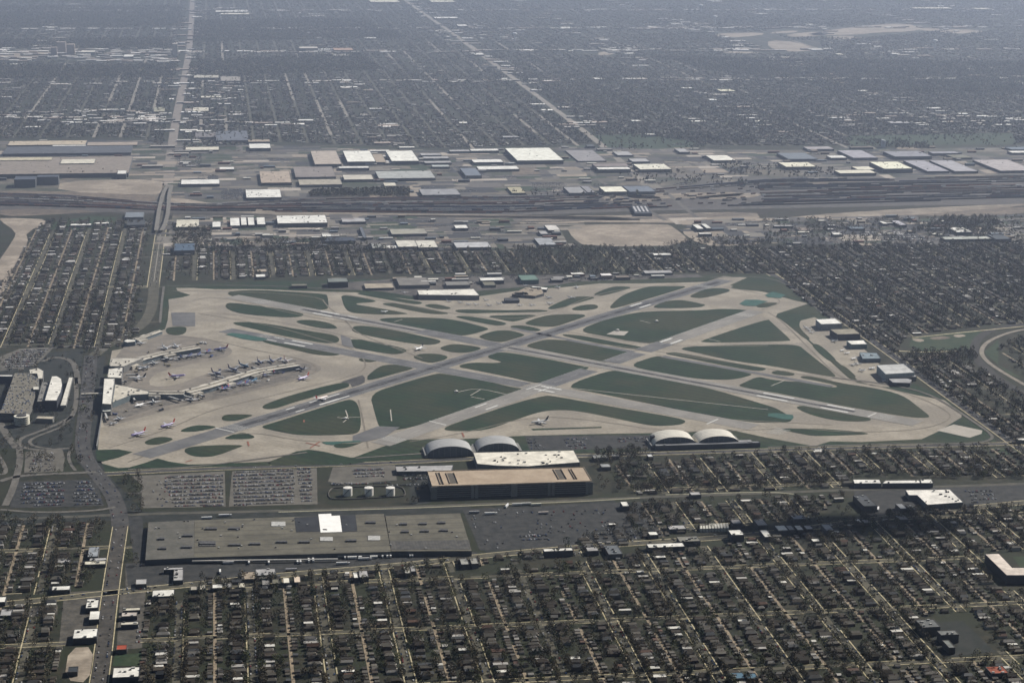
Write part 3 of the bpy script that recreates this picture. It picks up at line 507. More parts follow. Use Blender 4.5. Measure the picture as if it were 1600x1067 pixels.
#@@BUILD@@
# ------------------------------------------------------------ large buildings
WHITE = (.62, .61, .56); CREAM = (.52, .49, .40); TAN = (.30, .25, .19); GREY = (.20, .195, .185); LGREY = (.32, .315, .31); BROWN = (.17, .14, .115)
BLUEG = (.12, .15, .18); DARK = (.045, .048, .052); PURP = (.23, .215, .215); RED = (.30, .06, .03); OLIVE = (.14, .135, .10)
WALLS = {}
def wallm(c, win=True):
    k = (c, win)
    if k not in WALLS: WALLS[k] = mat('wall_%02d' % len(WALLS), tuple(v*.85 for v in c), c, 8, fine=.15, finescale=3, stripes=(3.6, .55, 2) if win else None)
    return WALLS[k]
def prism_building(name, outline, h, roofc, wallc, label, cat='building', group=None, vents=0, rm=None, win=True, parapet=True, z0=0.0):
    "outline in metres; walls, roof slab, parapet and roof units"
    n = len(outline); cx = sum(p[0] for p in outline)/n; cy = sum(p[1] for p in outline)/n
    t = empty(name, (cx, cy, 0)); tag(t, label, cat, group)
    loc = [(p[0]-cx, p[1]-cy) for p in outline]
    b = MB(); b.quad_prism(loc, z0, h, top=False); b.build('wall', wallm(wallc, win), t)
    b = MB(); big = [(x*1.004, y*1.004) for x, y in loc]; b.quad_prism(big, h, h+.5); b.build('roof', rm or roofm(roofc), t)
    xs = [p[0] for p in loc]; ys = [p[1] for p in loc]
    r = random.Random(label)
    if parapet:
        b = MB()
        for i in range(n):
            a, c = big[i], big[(i+1) % n]
            dx, dy = c[0]-a[0], c[1]-a[1]; d = math.hypot(dx, dy)
            if d < 3: continue
            nx, ny = -dy/d*.35, dx/d*.35
            b.quad_prism([(a[0]-nx, a[1]-ny), (c[0]-nx, c[1]-ny), (c[0]+nx, c[1]+ny), (a[0]+nx, a[1]+ny)], h+.5, h+1.0)
        b.build('parapet', wallm(wallc, False), t)
    for _ in range(vents):
        for _try in range(20):
            x, y = r.uniform(min(xs), max(xs)), r.uniform(min(ys), max(ys))
            if inpoly(np.array([x]), np.array([y]), [(p[0]*.9, p[1]*.9) for p in loc])[0]: break
        else: continue
        sx, sy = r.uniform(1.5, 5), r.uniform(1.2, 3.5)
        b = MB(); b.box(x-sx/2, x+sx/2, y-sy/2, y+sy/2, h+.5, h+r.uniform(1.5, 3)); b.build('roof_vent', r.choice([OBJV, GREYV]), t)
    return t
OBJV = mat('dark_metal_unit', (.05, .05, .055), (.10, .10, .10), 3); GREYV = mat('pale_metal_unit', (.30, .30, .29), (.42, .42, .40), 3)
def rect(xl, xr, yn, yf, h):
    a = G(xl, yn, h); c = G(xr, yn, h); f = G((xl+xr)/2, yf, h)
    y0 = (a[1]+c[1])/2; return [(a[0], y0), (c[0], y0), (c[0], f[1]), (a[0], f[1])]
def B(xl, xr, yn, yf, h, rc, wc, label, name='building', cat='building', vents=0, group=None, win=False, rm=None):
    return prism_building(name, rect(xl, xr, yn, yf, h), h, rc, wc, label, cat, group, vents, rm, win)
def Q(pts, h, rc, wc, label, name='building', cat='building', vents=0, group=None, win=False, rm=None):
    return prism_building(name, W(pts, h), h, rc, wc, label, cat, group, vents, rm, win)
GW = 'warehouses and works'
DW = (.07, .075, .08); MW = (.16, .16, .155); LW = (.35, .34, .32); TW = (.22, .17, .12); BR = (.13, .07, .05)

# -- the long plant below the railway
plant = empty('factory', (*G(480, 845), 0)); tag(plant, 'very long low factory with brown and grey flat roofs, one bright white roof patch', 'factory')
PH = 8
def at_parent(b, par):
    ox, oy = par.location.x, par.location.y; b.v = [(x-ox, y-oy, z) for x, y, z in b.v]; return b
secs = [('roof', PLANTG, [(227, 875), (303, 871.5), (304, 813), (232, 816)]), ('roof', PLANTR, [(303.3, 871.5), (611, 862), (600, 803), (304.3, 813)]), ('roof', PLANTR, [(611.6, 861.5), (737, 861), (719, 802), (602, 806)])]
wb = MB(); wb.quad_prism(W([(227, 875), (303, 871.5), (611, 862), (737, 861), (719, 802), (602, 806), (600, 803), (304, 813), (232, 816)], PH), 0, PH, top=False); at_parent(wb, plant).build('wall', wallm(DW, False), plant)
for k, (n_, m_, p_) in enumerate(secs):
    b = MB(); b.quad_prism(W(p_, PH), PH, PH+.6+.1*k); at_parent(b, plant).build('roof', m_, plant)
for m_, p_ in ((DARKROOF, [(463, 832), (500, 831), (497, 807), (460, 809)]), (mat('white_membrane_roof', (.72, .72, .69), (.78, .78, .75), 15, fine=.04), [(501, 832.5), (534.5, 831.5), (531, 806), (518, 806.5), (517.5, 803), (497.5, 804)]), (DARKROOF, [(535, 831.5), (558.5, 830.5), (555.5, 805), (532, 806)]),
    (mat('dark_lower_roof', (.05, .05, .048), (.085, .082, .075), 10, stripes=(5, .4, 0)), [(612, 859), (735.5, 859), (733, 844), (609, 846)]), (DARKROOF, [(505, 829), (512, 829), (510, 827), (504, 827)])):
    b = MB(); b.quad_prism(W(p_, PH), PH+.9, PH+1.1); at_parent(b, plant).build('roof_patch', m_, plant)
sk = [(321, 339, 827.5), (358, 375, 827), (312, 337, 851), (358, 376, 852.5), (390, 407, 851), (432, 449, 848), (467, 484, 848), (541, 557, 846), (572, 587, 817.5), (625, 636, 820), (655, 667, 819.5), (684, 696, 818), (627, 639, 832), (657, 670, 831), (687, 700, 830), (247, 257, 843), (248, 260, 858), (286, 301, 838), (284, 300, 856)]
for a, c, y in sk:
    b = MB(); q = W([(a, y+1.2), (c, y+1.2), (c, y-1.2), (a, y-1.2)], PH); b.quad_prism(q, PH+.5, PH+3.2); at_parent(b, plant).build('skylight', OBJV, plant)
for a, c, y0, y1 in ((424, 446, 823, 816), (500, 520, 846, 840), (575, 594, 845, 838), (311, 337, 854, 846)):
    b = MB(); b.quad_prism(W([(a, y0), (c, y0), (c, y1), (a, y1)], PH), PH+.5, PH+1.6); at_parent(b, plant).build('penthouse', GREYV if a > 400 else OBJV, plant)
r = random.Random(4)
for _ in range(36):
    x, y = r.uniform(240, 715), r.uniform(812, 860); c = G(x, y, PH); b = MB(); b.box(c[0]-1.2, c[0]+1.2, c[1]-1.2, c[1]+1.2, PH+.5, PH+2.4); at_parent(b, plant).build('roof_vent', r.choice([OBJV, GREYV]), plant)
for x0, x1, y in ((300, 528, 876), (528, 612, 868)):
    b = MB(); b.quad_prism(W([(x0, y), (x1, y-3), (x1, y-4.2), (x0, y-1.2)], 5), 3, 5); at_parent(b, plant).build('canopy', wallm(LW, False), plant)

# -- parking garage, its white neighbour
def deck_garage(label, roof_px, h, lv, name='parking_garage', top=None):
    q = W(roof_px, h); cx, cy = np.mean([p[0] for p in q]), np.mean([p[1] for p in q]); t = empty(name, (cx, cy, 0)); tag(t, label, 'parking garage')
    loc = [(p[0]-cx, p[1]-cy) for p in q]
    b = MB(); b.quad_prism([(x*.97, y*.94) for x, y in loc], 0, h-1.5, top=False); b.build('wall', wallm((.03, .03, .032), False), t)
    for k in range(lv):
        z = h*(k+1)/lv; b = MB(); b.quad_prism(loc, z-1.3, z-.2 if k < lv-1 else z); b.build('floor', (top or DECK) if k == lv-1 else wallm((.19, .185, .165), False), t)
    return t, loc
gar, gl = deck_garage('long six level parking garage with tan concrete roof deck and open dark floors', [(675.3, 760), (925, 752), (912, 730), (668, 736.5)], 22, 6)
A0, A1, A3 = np.array(gl[0]), np.array(gl[1]), np.array(gl[3])
def gp(u, v): return A0+(A1-A0)*u+(A3-A0)*v
for u in (0, .02, .25, .275, .5, .52, .73, .755, .97, .995):
    b = MB(); p = gp(u, -.012); b.box(p[0]-2.6, p[0]+2.6, p[1]-1.2, p[1]+.8, 0, 23 if u in (.25, .275, .73, .755) else 21.5); b.build('column', wallm((.16, .16, .145), False), gar)
for u0, u1, v0, v1 in ((.115, .165, .15, .85), (.055, .075, .12, .9), (.80, .85, .2, .88), (.90, .915, .18, .86)):
    b = MB(); p, q = gp(u0, v0), gp(u1, v1); b.box(p[0], q[0], p[1], q[1], 22.02, 22.15); b.build('ramp_opening', wallm((.09, .08, .065), False), gar)
    for uu in (u0, u1):
        b = MB(); p, q = gp(uu, v0), gp(uu, v1); b.box(p[0]-.4, p[0]+.4, p[1], q[1], 22.1, 24.0); b.build('ramp_wall', DECK, gar)
for i in range(4):
    a, c = np.array(gl[i]), np.array(gl[(i+1) % 4]); d = c-a; d = d/np.hypot(*d); n_ = np.array([-d[1], d[0]])*.35
    b = MB(); b.quad_prism([tuple(a-n_), tuple(c-n_), tuple(c+n_), tuple(a+n_)], 22.05, 23.2); b.build('parapet', wallm((.30, .25, .19), False), gar)
Q([(746, 725), (779, 728), (824.5, 729), (847, 727), (906, 722.5), (896, 704), (740, 707.6)], 13, (.58, .55, .47), MW, 'white flat roofed hall with dark rooftop units directly behind the tan parking garage', 'office_building', vents=26)
Q([(620, 737), (705, 736), (708, 727), (618, 729)], 6, LGREY, DW, 'long low rental car shed with pale roof panels left of the tan parking garage', 'car_rental_shed', vents=4)

# -- fuel tanks
for k, (px, lb) in enumerate(((543.5, 'leftmost of the three white fuel tanks'), (576.5, 'middle one of the three white fuel tanks'), (610, 'rightmost of the three white fuel tanks'))):
    c = G(px, 773.5, 0); t = empty('fuel_tank', (c[0], c[1], 0)); tag(t, lb+', beside the parking garage', 'storage tank', 'white fuel tanks')
    wm = mat('white_tank_paint', (.62, .60, .55), (.68, .66, .61), 8, fine=.05, rough=.5)
    b = MB(); b.tube((0, 0, 0), (0, 0, 13.5), 7.6, 7.6, 32, cap=False); b.build('tank_wall', wm, t, smooth=True)
    b = MB(); b.tube((0, 0, 13.5), (0, 0, 14.3), 7.7, .6, 32); b.build('tank_roof', wm, t)
    b = MB(); pr = [((math.sin(a)*8.1, -math.cos(a)*8.1), z) for a, z in ((-1.2+1.5*i/8, .5+12.5*i/8) for i in range(9))]
    for (p, z), (q, z2) in zip(pr[:-1], pr[1:]): b.tube((p[0], p[1], z), (q[0], q[1], z2), .45, .45, 5)
    b.build('stairs', OBJV, t)
t = empty('containment_wall', (0, 0, 0)); b = MB()
ring = chaikin(W([(520, 782), (512, 775), (516, 764), (530, 762), (626, 759), (634, 770), (632, 776), (600, 777.5)]), 2)
for i in range(len(ring)):
    a, c = ring[i], ring[(i+1) % len(ring)]; dx, dy = c[0]-a[0], c[1]-a[1]; d = math.hypot(dx, dy); nx, ny = -dy/d*.5, dx/d*.5
    b.quad_prism([(a[0]-nx, a[1]-ny), (c[0]-nx, c[1]-ny), (c[0]+nx, c[1]+ny), (a[0]+nx, a[1]+ny)], 0, 2)
bpy.data.objects.remove(t); o = b.build('containment_wall', ASPHL); tag(o, 'low concrete wall running round the three white fuel tanks', 'wall')

# -- arched hangars
def arch_hangar(label, xl, xr, yb, crest, depth, roofc, annex=None):
    a, c = G(xl, yb), G(xr, yb); cx, y0 = (a[0]+c[0])/2, (a[1]+c[1])/2; wd = (c[0]-a[0])/2
    t = empty('arched_hangar', (cx, y0, 0)); tag(t, label, 'hangar', 'arched roof hangars at the near edge of the field')
    n = 20; b = MB(); prof = [(wd*math.cos(math.pi*i/n), 4+(crest-4)*math.sin(math.pi*i/n)**.9) for i in range(n+1)]
    base = len(b.v)
    for y in (0, depth):
        b.v += [(x, y, z) for x, z in prof]
    for i in range(n): b.f.append((base+i, base+i+1, base+n+2+i, base+n+1+i)[::-1])
    b.build('roof', mat('hangar_roof_'+('pale' if roofc[0] > .4 else 'grey'), tuple(v*.9 for v in roofc), roofc, 12, fine=.06, rough=.5, stripes=(9, .35, 1)), t, smooth=True)
    b = MB(); b.v += [(x*.985, 2.5, z*.985) for x, z in prof]+[(-wd*.985, 2.5, 0), (wd*.985, 2.5, 0)]; b.f.append(tuple(range(n+3))); b.build('gable_wall', wallm((.11, .125, .14), False), t)
    b = MB(); k = len(b.v); b.v += [(x*.985, depth-2.5, z*.985) for x, z in prof]+[(-wd*.985, depth-2.5, 0), (wd*.985, depth-2.5, 0)]; b.f.append(tuple(range(k+n+2, k-1, -1))); b.build('gable_wall', wallm((.11, .125, .14), False), t)
    b = MB()
    for i in range(7): x = wd*(-.75+.25*i); zz = 4+(crest-4)*(1-(x/wd)**2)**.45; b.box(x-.4, x+.4, 1.7, 2.4, 0, zz*.93)
    b.build('mullion', wallm((.22, .22, .22), False), t)
    for s in (-1, 1):
        b = MB(); b.box(*sorted((s*wd, s*(wd+5))), 0, depth, 0, 5); b.build('side_annex', wallm((.20, .20, .19), False), t)
    return t
arch_hangar('grey ribbed arched hangar, leftmost, beside the white flat roofed hall', 668, 740, 714, 20, 52, (.36, .36, .35))
arch_hangar('grey arched hangar whose front touches the white flat roofed hall', 746, 812, 709, 20, 52, (.40, .39, .37))
arch_hangar('cream arched hangar, left one of the pair behind the long dark low block', 1021, 1089, 699, 20, 50, (.60, .57, .49))
arch_hangar('cream arched hangar, right one of the pair behind the long dark low block', 1090, 1156, 697.5, 20, 50, (.60, .57, .49))
Q([(1025, 697), (1188, 692), (1184, 689.5), (1024, 694)], 8, (.16, .165, .17), DW, 'long low dark block running in front of the two cream arched hangars', 'workshop', vents=4)
Q([(1155, 692), (1176, 691), (1173, 687.5), (1153, 688)], 7, LGREY, MW, 'small pale annex right of the cream arched hangars', 'workshop')
for k, (x, y) in enumerate(((1019, 693), (1098, 691))):
    c = G(x, y); b = MB(); b.box(-4, 4, -4, 4, 0, 16); o = b.build('stair_tower', wallm(DW, False)); o.location = (c[0], c[1], 0); tag(o, ('dark square tower at the left end of the low dark hangar block', 'dark square tower between the two cream arched hangars')[k], 'tower')

# -- passenger terminal
def polyB(name, px, h, rc, wc, label, vents=0, cat='building', z0=0, win=False): return prism_building(name, W(px, h), h, rc, wc, label, cat, None, vents, None, win, True, z0)
TWH = (.40, .375, .32)
polyB('terminal_hall', [(163, 592), (179.5, 592), (174, 632), (160, 631)], 18, (.60, .58, .52), MW, 'tall white roofed terminal hall where the footbridge from the garage lands', vents=3)
polyB('terminal_hall', [(170, 577), (192, 574.5), (190, 591), (168.5, 590)], 15, (.55, .53, .47), MW, 'square white roofed terminal block behind the tall terminal hall', vents=6)
polyB('terminal_hall', [(173, 562), (180, 559.5), (224, 560), (193, 573), (172, 572.5)], 13, TWH, MW, 'wedge shaped pale terminal roof at the root of the far concourse', vents=8)
polyB('terminal_hall', [(180.2, 601), (197.5, 604), (232, 611.5), (232, 616), (205, 617.5), (176, 629)], 11, (.46, .43, .36), (.13, .16, .17), 'fan shaped cream terminal wing spreading from the tall hall to the near concourse', vents=10)
polyB('terminal_hall', [(161, 637), (175, 636), (173, 643), (160.5, 643.5)], 8, (.34, .35, .32), MW, 'small low grey terminal annex below the tall terminal hall')
def concourse(label, pts, w_, h):
    q = W(pts, h); cx, cy = q[0]; t = empty('concourse', (cx, cy, 0)); tag(t, label, 'concourse')
    loc = [(p[0]-cx, p[1]-cy) for p in q]
    def strip_b(width, z0, z1, off=0):
        L = strip_pts(loc, width); L2 = [l for l, r_ in L]+[r_ for l, r_ in L][::-1]; b = MB(); b.quad_prism(L2, z0, z1); return b
    b = strip_b(w_, 0, h); b.build('wall', wallm((.14, .17, .19), False), t)
    strip_b(w_+3, h+.01, h+.9).build('roof', roofm(TWH), t)
    strip_b(w_*.2, h+.9, h+2.6).build('clerestory', roofm((.26, .24, .20)), t)
    L = strip_pts(loc, w_*.1); rr = random.Random(label)
    for i in range(len(loc)-1):
        a, c = np.array(loc[i]), np.array(loc[i+1]); d = c-a; ln = np.hypot(*d); u = d/ln; n_ = np.array([-u[1], u[0]])
        for q_, s in enumerate(np.arange(14, ln-14, 41)):
            sd_ = 1 if (q_+i) % 2 else -1; p = a+u*s+n_*sd_*(w_/2+4); e1, e2 = u*rr.uniform(8, 14), n_*rr.uniform(4, 7); b = MB(); b.quad_prism([tuple(p-e1-e2), tuple(p+e1-e2), tuple(p+e1+e2), tuple(p-e1+e2)], 0, h-1.2-.3*(q_ % 3)); b.build('gate_lounge', rr.choice([roofm(TWH), roofm((.30, .28, .24)), roofm((.40, .37, .31))]), t)
        for s in np.arange(20, ln-5, 38):
            p = a+u*s+n_*rr.choice([-1, 1])*w_*.35; b = MB(); b.box(p[0]-2, p[0]+2, p[1]-1.5, p[1]+1.5, h+.9, h+2.6); b.build('roof_vent', rr.choice([OBJV, GREYV]), t)
    return t, q
conA = concourse('far straight concourse of pale roofs with jets at its tip', [(193, 570), (222, 560.5), (250, 553), (309, 542.5)], 22, 9)
conB0 = concourse('narrow walkway concourse leading out of the fan shaped terminal wing', [(232, 613.5), (262, 614), (288, 614)], 22, 9)
conB = concourse('near long concourse of pale roofs lined with blue jets', [(290, 612.5), (322, 604.5), (400, 580), (464, 569.5)], 24, 9)
conC = concourse('short thin pale concourse at the top left corner of the apron', [(210, 530.5), (226, 526), (250, 517)], 12, 7)
polyB('rotunda', [(193, 533.5), (199, 530.5), (212, 531.5), (211, 534), (199, 535.5)], 9, (.58, .56, .50), (.10, .13, .15), 'small pale rounded pavilion at the root of the short thin concourse')
# jet bridges: one thing each
def jetbridge(px, py, qx, qy, label):
    a, c = G(px, py, 5), G(qx, qy, 5); t = empty('jet_bridge', (a[0], a[1], 0)); tag(t, label, 'jet bridge', 'jet bridges at the concourses'); d = c-a
    L = strip_pts([(0, 0), tuple(d)], 3.2); b = MB(); b.quad_prism([L[0][0], L[1][0], L[1][1], L[0][1]], 3.6, 6.4); b.build('tunnel', GREYV, t)
    b = MB(); b.tube((d[0]*.9, d[1]*.9, 0), (d[0]*.9, d[1]*.9, 3.6), .6, .6, 6); b.build('leg', OBJV, t)
    b = MB(); b.box(d[0]-2.6, d[0]+2.6, d[1]-2.6, d[1]+2.6, 3.4, 6.8); b.build('cab', OBJV, t)
for i, (a, c, s) in enumerate((((207, 619), (211, 626), 'pale jet bridge under the fan shaped wing'), ((233, 616), (246, 623), 'jet bridge beside the narrow walkway, nearest the terminal'), ((254, 617), (281, 625), 'long pale jet bridge slanting from the middle of the narrow walkway'), ((280, 616), (300, 622), 'jet bridge where the walkway meets the near concourse'),
    ((301, 612), (318, 619), 'jet bridge on the near side of the first bend of the near concourse'), ((164, 645), (168, 655), 'jet bridge hanging from the small grey annex'), ((196, 586), (214, 585), 'upper jet bridge right of the square terminal block'), ((181, 598), (196, 596), 'short jet bridge between the tall hall and the square block'),
    ((350, 590), (338, 588), 'upper jet bridge by the first blue jet of the near concourse'), ((378, 583), (368, 581), 'upper jet bridge by the second blue jet of the near concourse'), ((405, 577), (394, 574), 'upper jet bridge by the third blue jet of the near concourse'), ((252, 556), (262, 561), 'jet bridge below the far concourse middle'))): jetbridge(*a, *c, s)

# -- garages and hall left of the terminal
gar2, g2l = deck_garage('grey parking deck crowded with dark cars at the left edge', [(-6, 645), (42, 646), (50, 630), (57, 604), (61, 592), (46, 583), (23, 583), (2, 640)], 16, 4, top=mat('grey_deck_concrete', (.12, .112, .09), (.17, .155, .125), 12))
polyB('terminal_hall', [(81, 588.5), (89, 588), (96, 592), (97.5, 602), (95.5, 612), (88.5, 626), (70, 626)], 20, (.60, .58, .52), (.03, .035, .045), 'big white curved roof hall beside the grey parking deck', vents=2)
polyB('canopy', [(108, 590), (114, 590), (103.5, 633.5), (94.5, 634)], 10, (.52, .50, .44), MW, 'long narrow white canopy right of the curved roof hall', cat='canopy', z0=6)
polyB('office_building', [(66, 597), (80, 598), (70, 627), (58, 628)], 14, (.17, .165, .15), DW, 'grey roofed block with dark units left of the curved roof hall', vents=10)
polyB('office_building', [(46, 578), (60, 575.5), (68, 580), (67, 592), (60, 592), (58, 584), (47, 584)], 13, (.50, .47, .40), MW, 'pale hook shaped roof at the top corner of the grey parking deck', vents=2)
polyB('office_building', [(52, 604), (61, 604), (61, 609), (52, 609)], 19, (.48, .46, .40), MW, 'small white stair block on the grey parking deck')
polyB('office_building', [(56, 654), (82, 655), (85, 651), (60, 650.5)], 8, (.40, .36, .28), MW, 'low cream roofed bar beside the spiral ramp')
polyB('office_building', [(-30, 588), (19.5, 588.5), (20, 586.3), (-30, 586)], 14, WHITE, (.02, .025, .05), 'dark hotel block with a white roof edge at the far left')
c = G(34.5, 664); hx = empty('spiral_ramp', (c[0], c[1], 0)); tag(hx, 'round white spiral car ramp with stacked rings', 'ramp')
for k in range(5):
    b = MB(); n = 36; R0, R1 = 9, 14.5
    rg = []
    for (r_, z_) in ((R0, 0), (R1, 0), (R1, 1.4), (R0, 1.4)):
        rg.append([(r_*math.cos(2*math.pi*i/n), r_*math.sin(2*math.pi*i/n), z_+2.5+k*3.6) for i in range(n)])
    b.rings([rg[0], rg[3], rg[2], rg[1], rg[0]], cap=False); b.build('ring', mat('white_ramp_concrete', (.55, .53, .45), (.6, .58, .5), 6), hx)
b = MB(); b.tube((0, 0, 0), (0, 0, 20), 8.8, 8.8, 24); b.build('core', wallm((.06, .06, .06), False), hx)
a, c = W([(127, 616), (160, 615)], 8); L = strip_pts([a, c], 7); b = MB(); b.quad_prism([L[0][0], L[1][0], L[1][1], L[0][1]], 6, 9.5); o = b.build('footbridge', wallm(TWH, False)); tag(o, 'pale covered footbridge crossing the sunken avenue to the terminal', 'footbridge')
# retaining wall strip east of the apron, in the cut
b = MB(); px_strip(b, [(161, 650), (152, 700)], 2, 0, 0); bb = MB(); L = strip_pts(W([(160, 648), (151, 702)]), 1.2); bb.quad_prism([L[0][0], L[1][0], L[1][1], L[0][1]], 0, 7); o = bb.build('perimeter_wall', wallm(MW, False)); tag(o, 'grey perimeter wall along the avenue below the terminal', 'wall')

# -- hangars and offices along the right edge of the field
Q([(1283, 507), (1316, 506), (1305, 498), (1274.6, 499.5)], 14, WHITE, (.25, .27, .28), 'white roofed box hangar with grey walls, farthest along the right apron', 'hangar', 'hangar')
Q([(1309, 523), (1344, 522), (1334, 514), (1296.6, 515)], 13, (.22, .20, .15), DW, 'tan roofed dark walled hangar on the right apron', 'hangar', 'hangar')
Q([(1330, 538.5), (1355, 538), (1349, 532), (1323, 533)], 10, (.66, .64, .58), (.15, .20, .20), 'small bright white roofed hangar in front of the tan roofed one', 'hangar', 'hangar')
Q([(1348, 561), (1376, 560.5), (1370, 552), (1343, 551)], 8, (.16, .20, .22), (.10, .13, .15), 'low blue grey hangar halfway down the right apron', 'hangar', 'hangar', vents=3)
Q([(1384, 585), (1429, 582.5), (1412, 569), (1370, 571)], 16, (.40, .40, .385), (.26, .30, .31), 'largest pale grey hangar at the near end of the right apron', 'hangar', 'hangar')
Q([(1391, 590), (1432, 589), (1430, 586.5), (1388, 587.5)], 9, LGREY, MW, 'narrow pale lean-to along the front of the largest grey hangar', 'hangar', 'hangar')
Q([(1395, 598), (1422, 599), (1425, 594), (1418, 591.5), (1388, 592)], 7, (.26, .26, .26), DW, 'low rounded grey office in front of the largest grey hangar', 'office_building')
# -- far edge of the field
Q([(655, 461), (749, 462), (740, 452), (652, 454)], 11, (.60, .58, .51), (.14, .15, .16), 'long white roofed hangar on the far edge of the field', 'hangar', 'hangar', vents=5)
B(513, 544, 441, 435, 14, (.15, .165, .15), (.03, .035, .04), 'dark square hangar with green grey roof on the far edge of the field', 'hangar', 'hangar')
B(571, 616, 450.5, 443, 5, (.30, .26, .20), MW, 'flat beige shed beside the dark square hangar')
B(624, 672, 446, 434, 8, (.15, .14, .125), MW, 'wide grey brown ribbed roof block behind the long white hangar')
B(698, 735, 446, 440, 7, (.17, .165, .15), MW, 'grey roofed block with pale edge right of the wide ribbed roof')
B(751, 788, 438.5, 434, 9, WHITE, DW, 'white roofed block by the far service road')
B(757, 775, 446, 440, 6, OLIVE, MW, 'small olive roofed shed below the white roofed block')
B(815, 842, 438, 430, 10, (.10, .16, .13), (.07, .12, .10), 'green metal hangar on the far edge of the field', 'hangar', 'hangar')
Q([(800, 460), (836, 463), (850, 459), (845, 450), (822, 449)], 6, (.24, .20, .15), DW, 'irregular beige roofed fixed base office amid small aircraft', 'office_building', vents=8)
Q([(829, 450.5), (854, 453), (856, 450), (832, 447.5)], 6, WHITE, DW, 'thin bright roof strip beside the beige office', 'office_building')
B(893, 914, 429, 426, 6, WHITE, BR, 'thin white roofed shed left of the brick hangar')
B(940, 957, 431, 427.5, 9, (.62, .60, .58), (.20, .14, .11), 'white roofed brick hangar at the far right of the south apron', 'hangar', 'hangar')
B(1008, 1052, 427, 423, 6, LGREY, MW, 'pale grey roofed row building past the brick hangar')
for k, (x0, x1, yn, yf, c_) in enumerate(((806, 826, 461, 457.5, GREY), (790, 812, 470, 466, DARK), (400, 415, 433, 429, WHITE), (402, 417, 425, 421, TAN), (456, 480, 447, 444, OLIVE), (862, 880, 438, 435, GREY), (963, 985, 434, 431, BROWN))):
    B(x0, x1, yn, yf, 6, c_, DW, ['grey hut beside the beige fixed base office', 'dark hangar row edge beside parked small aircraft', 'white roofed shop just beyond the top left of the field', 'tan roofed shop behind the white roofed shop', 'olive shed behind the top left taxiway', 'grey shed right of the green metal hangar', 'brown shed near the brick hangar'][k])

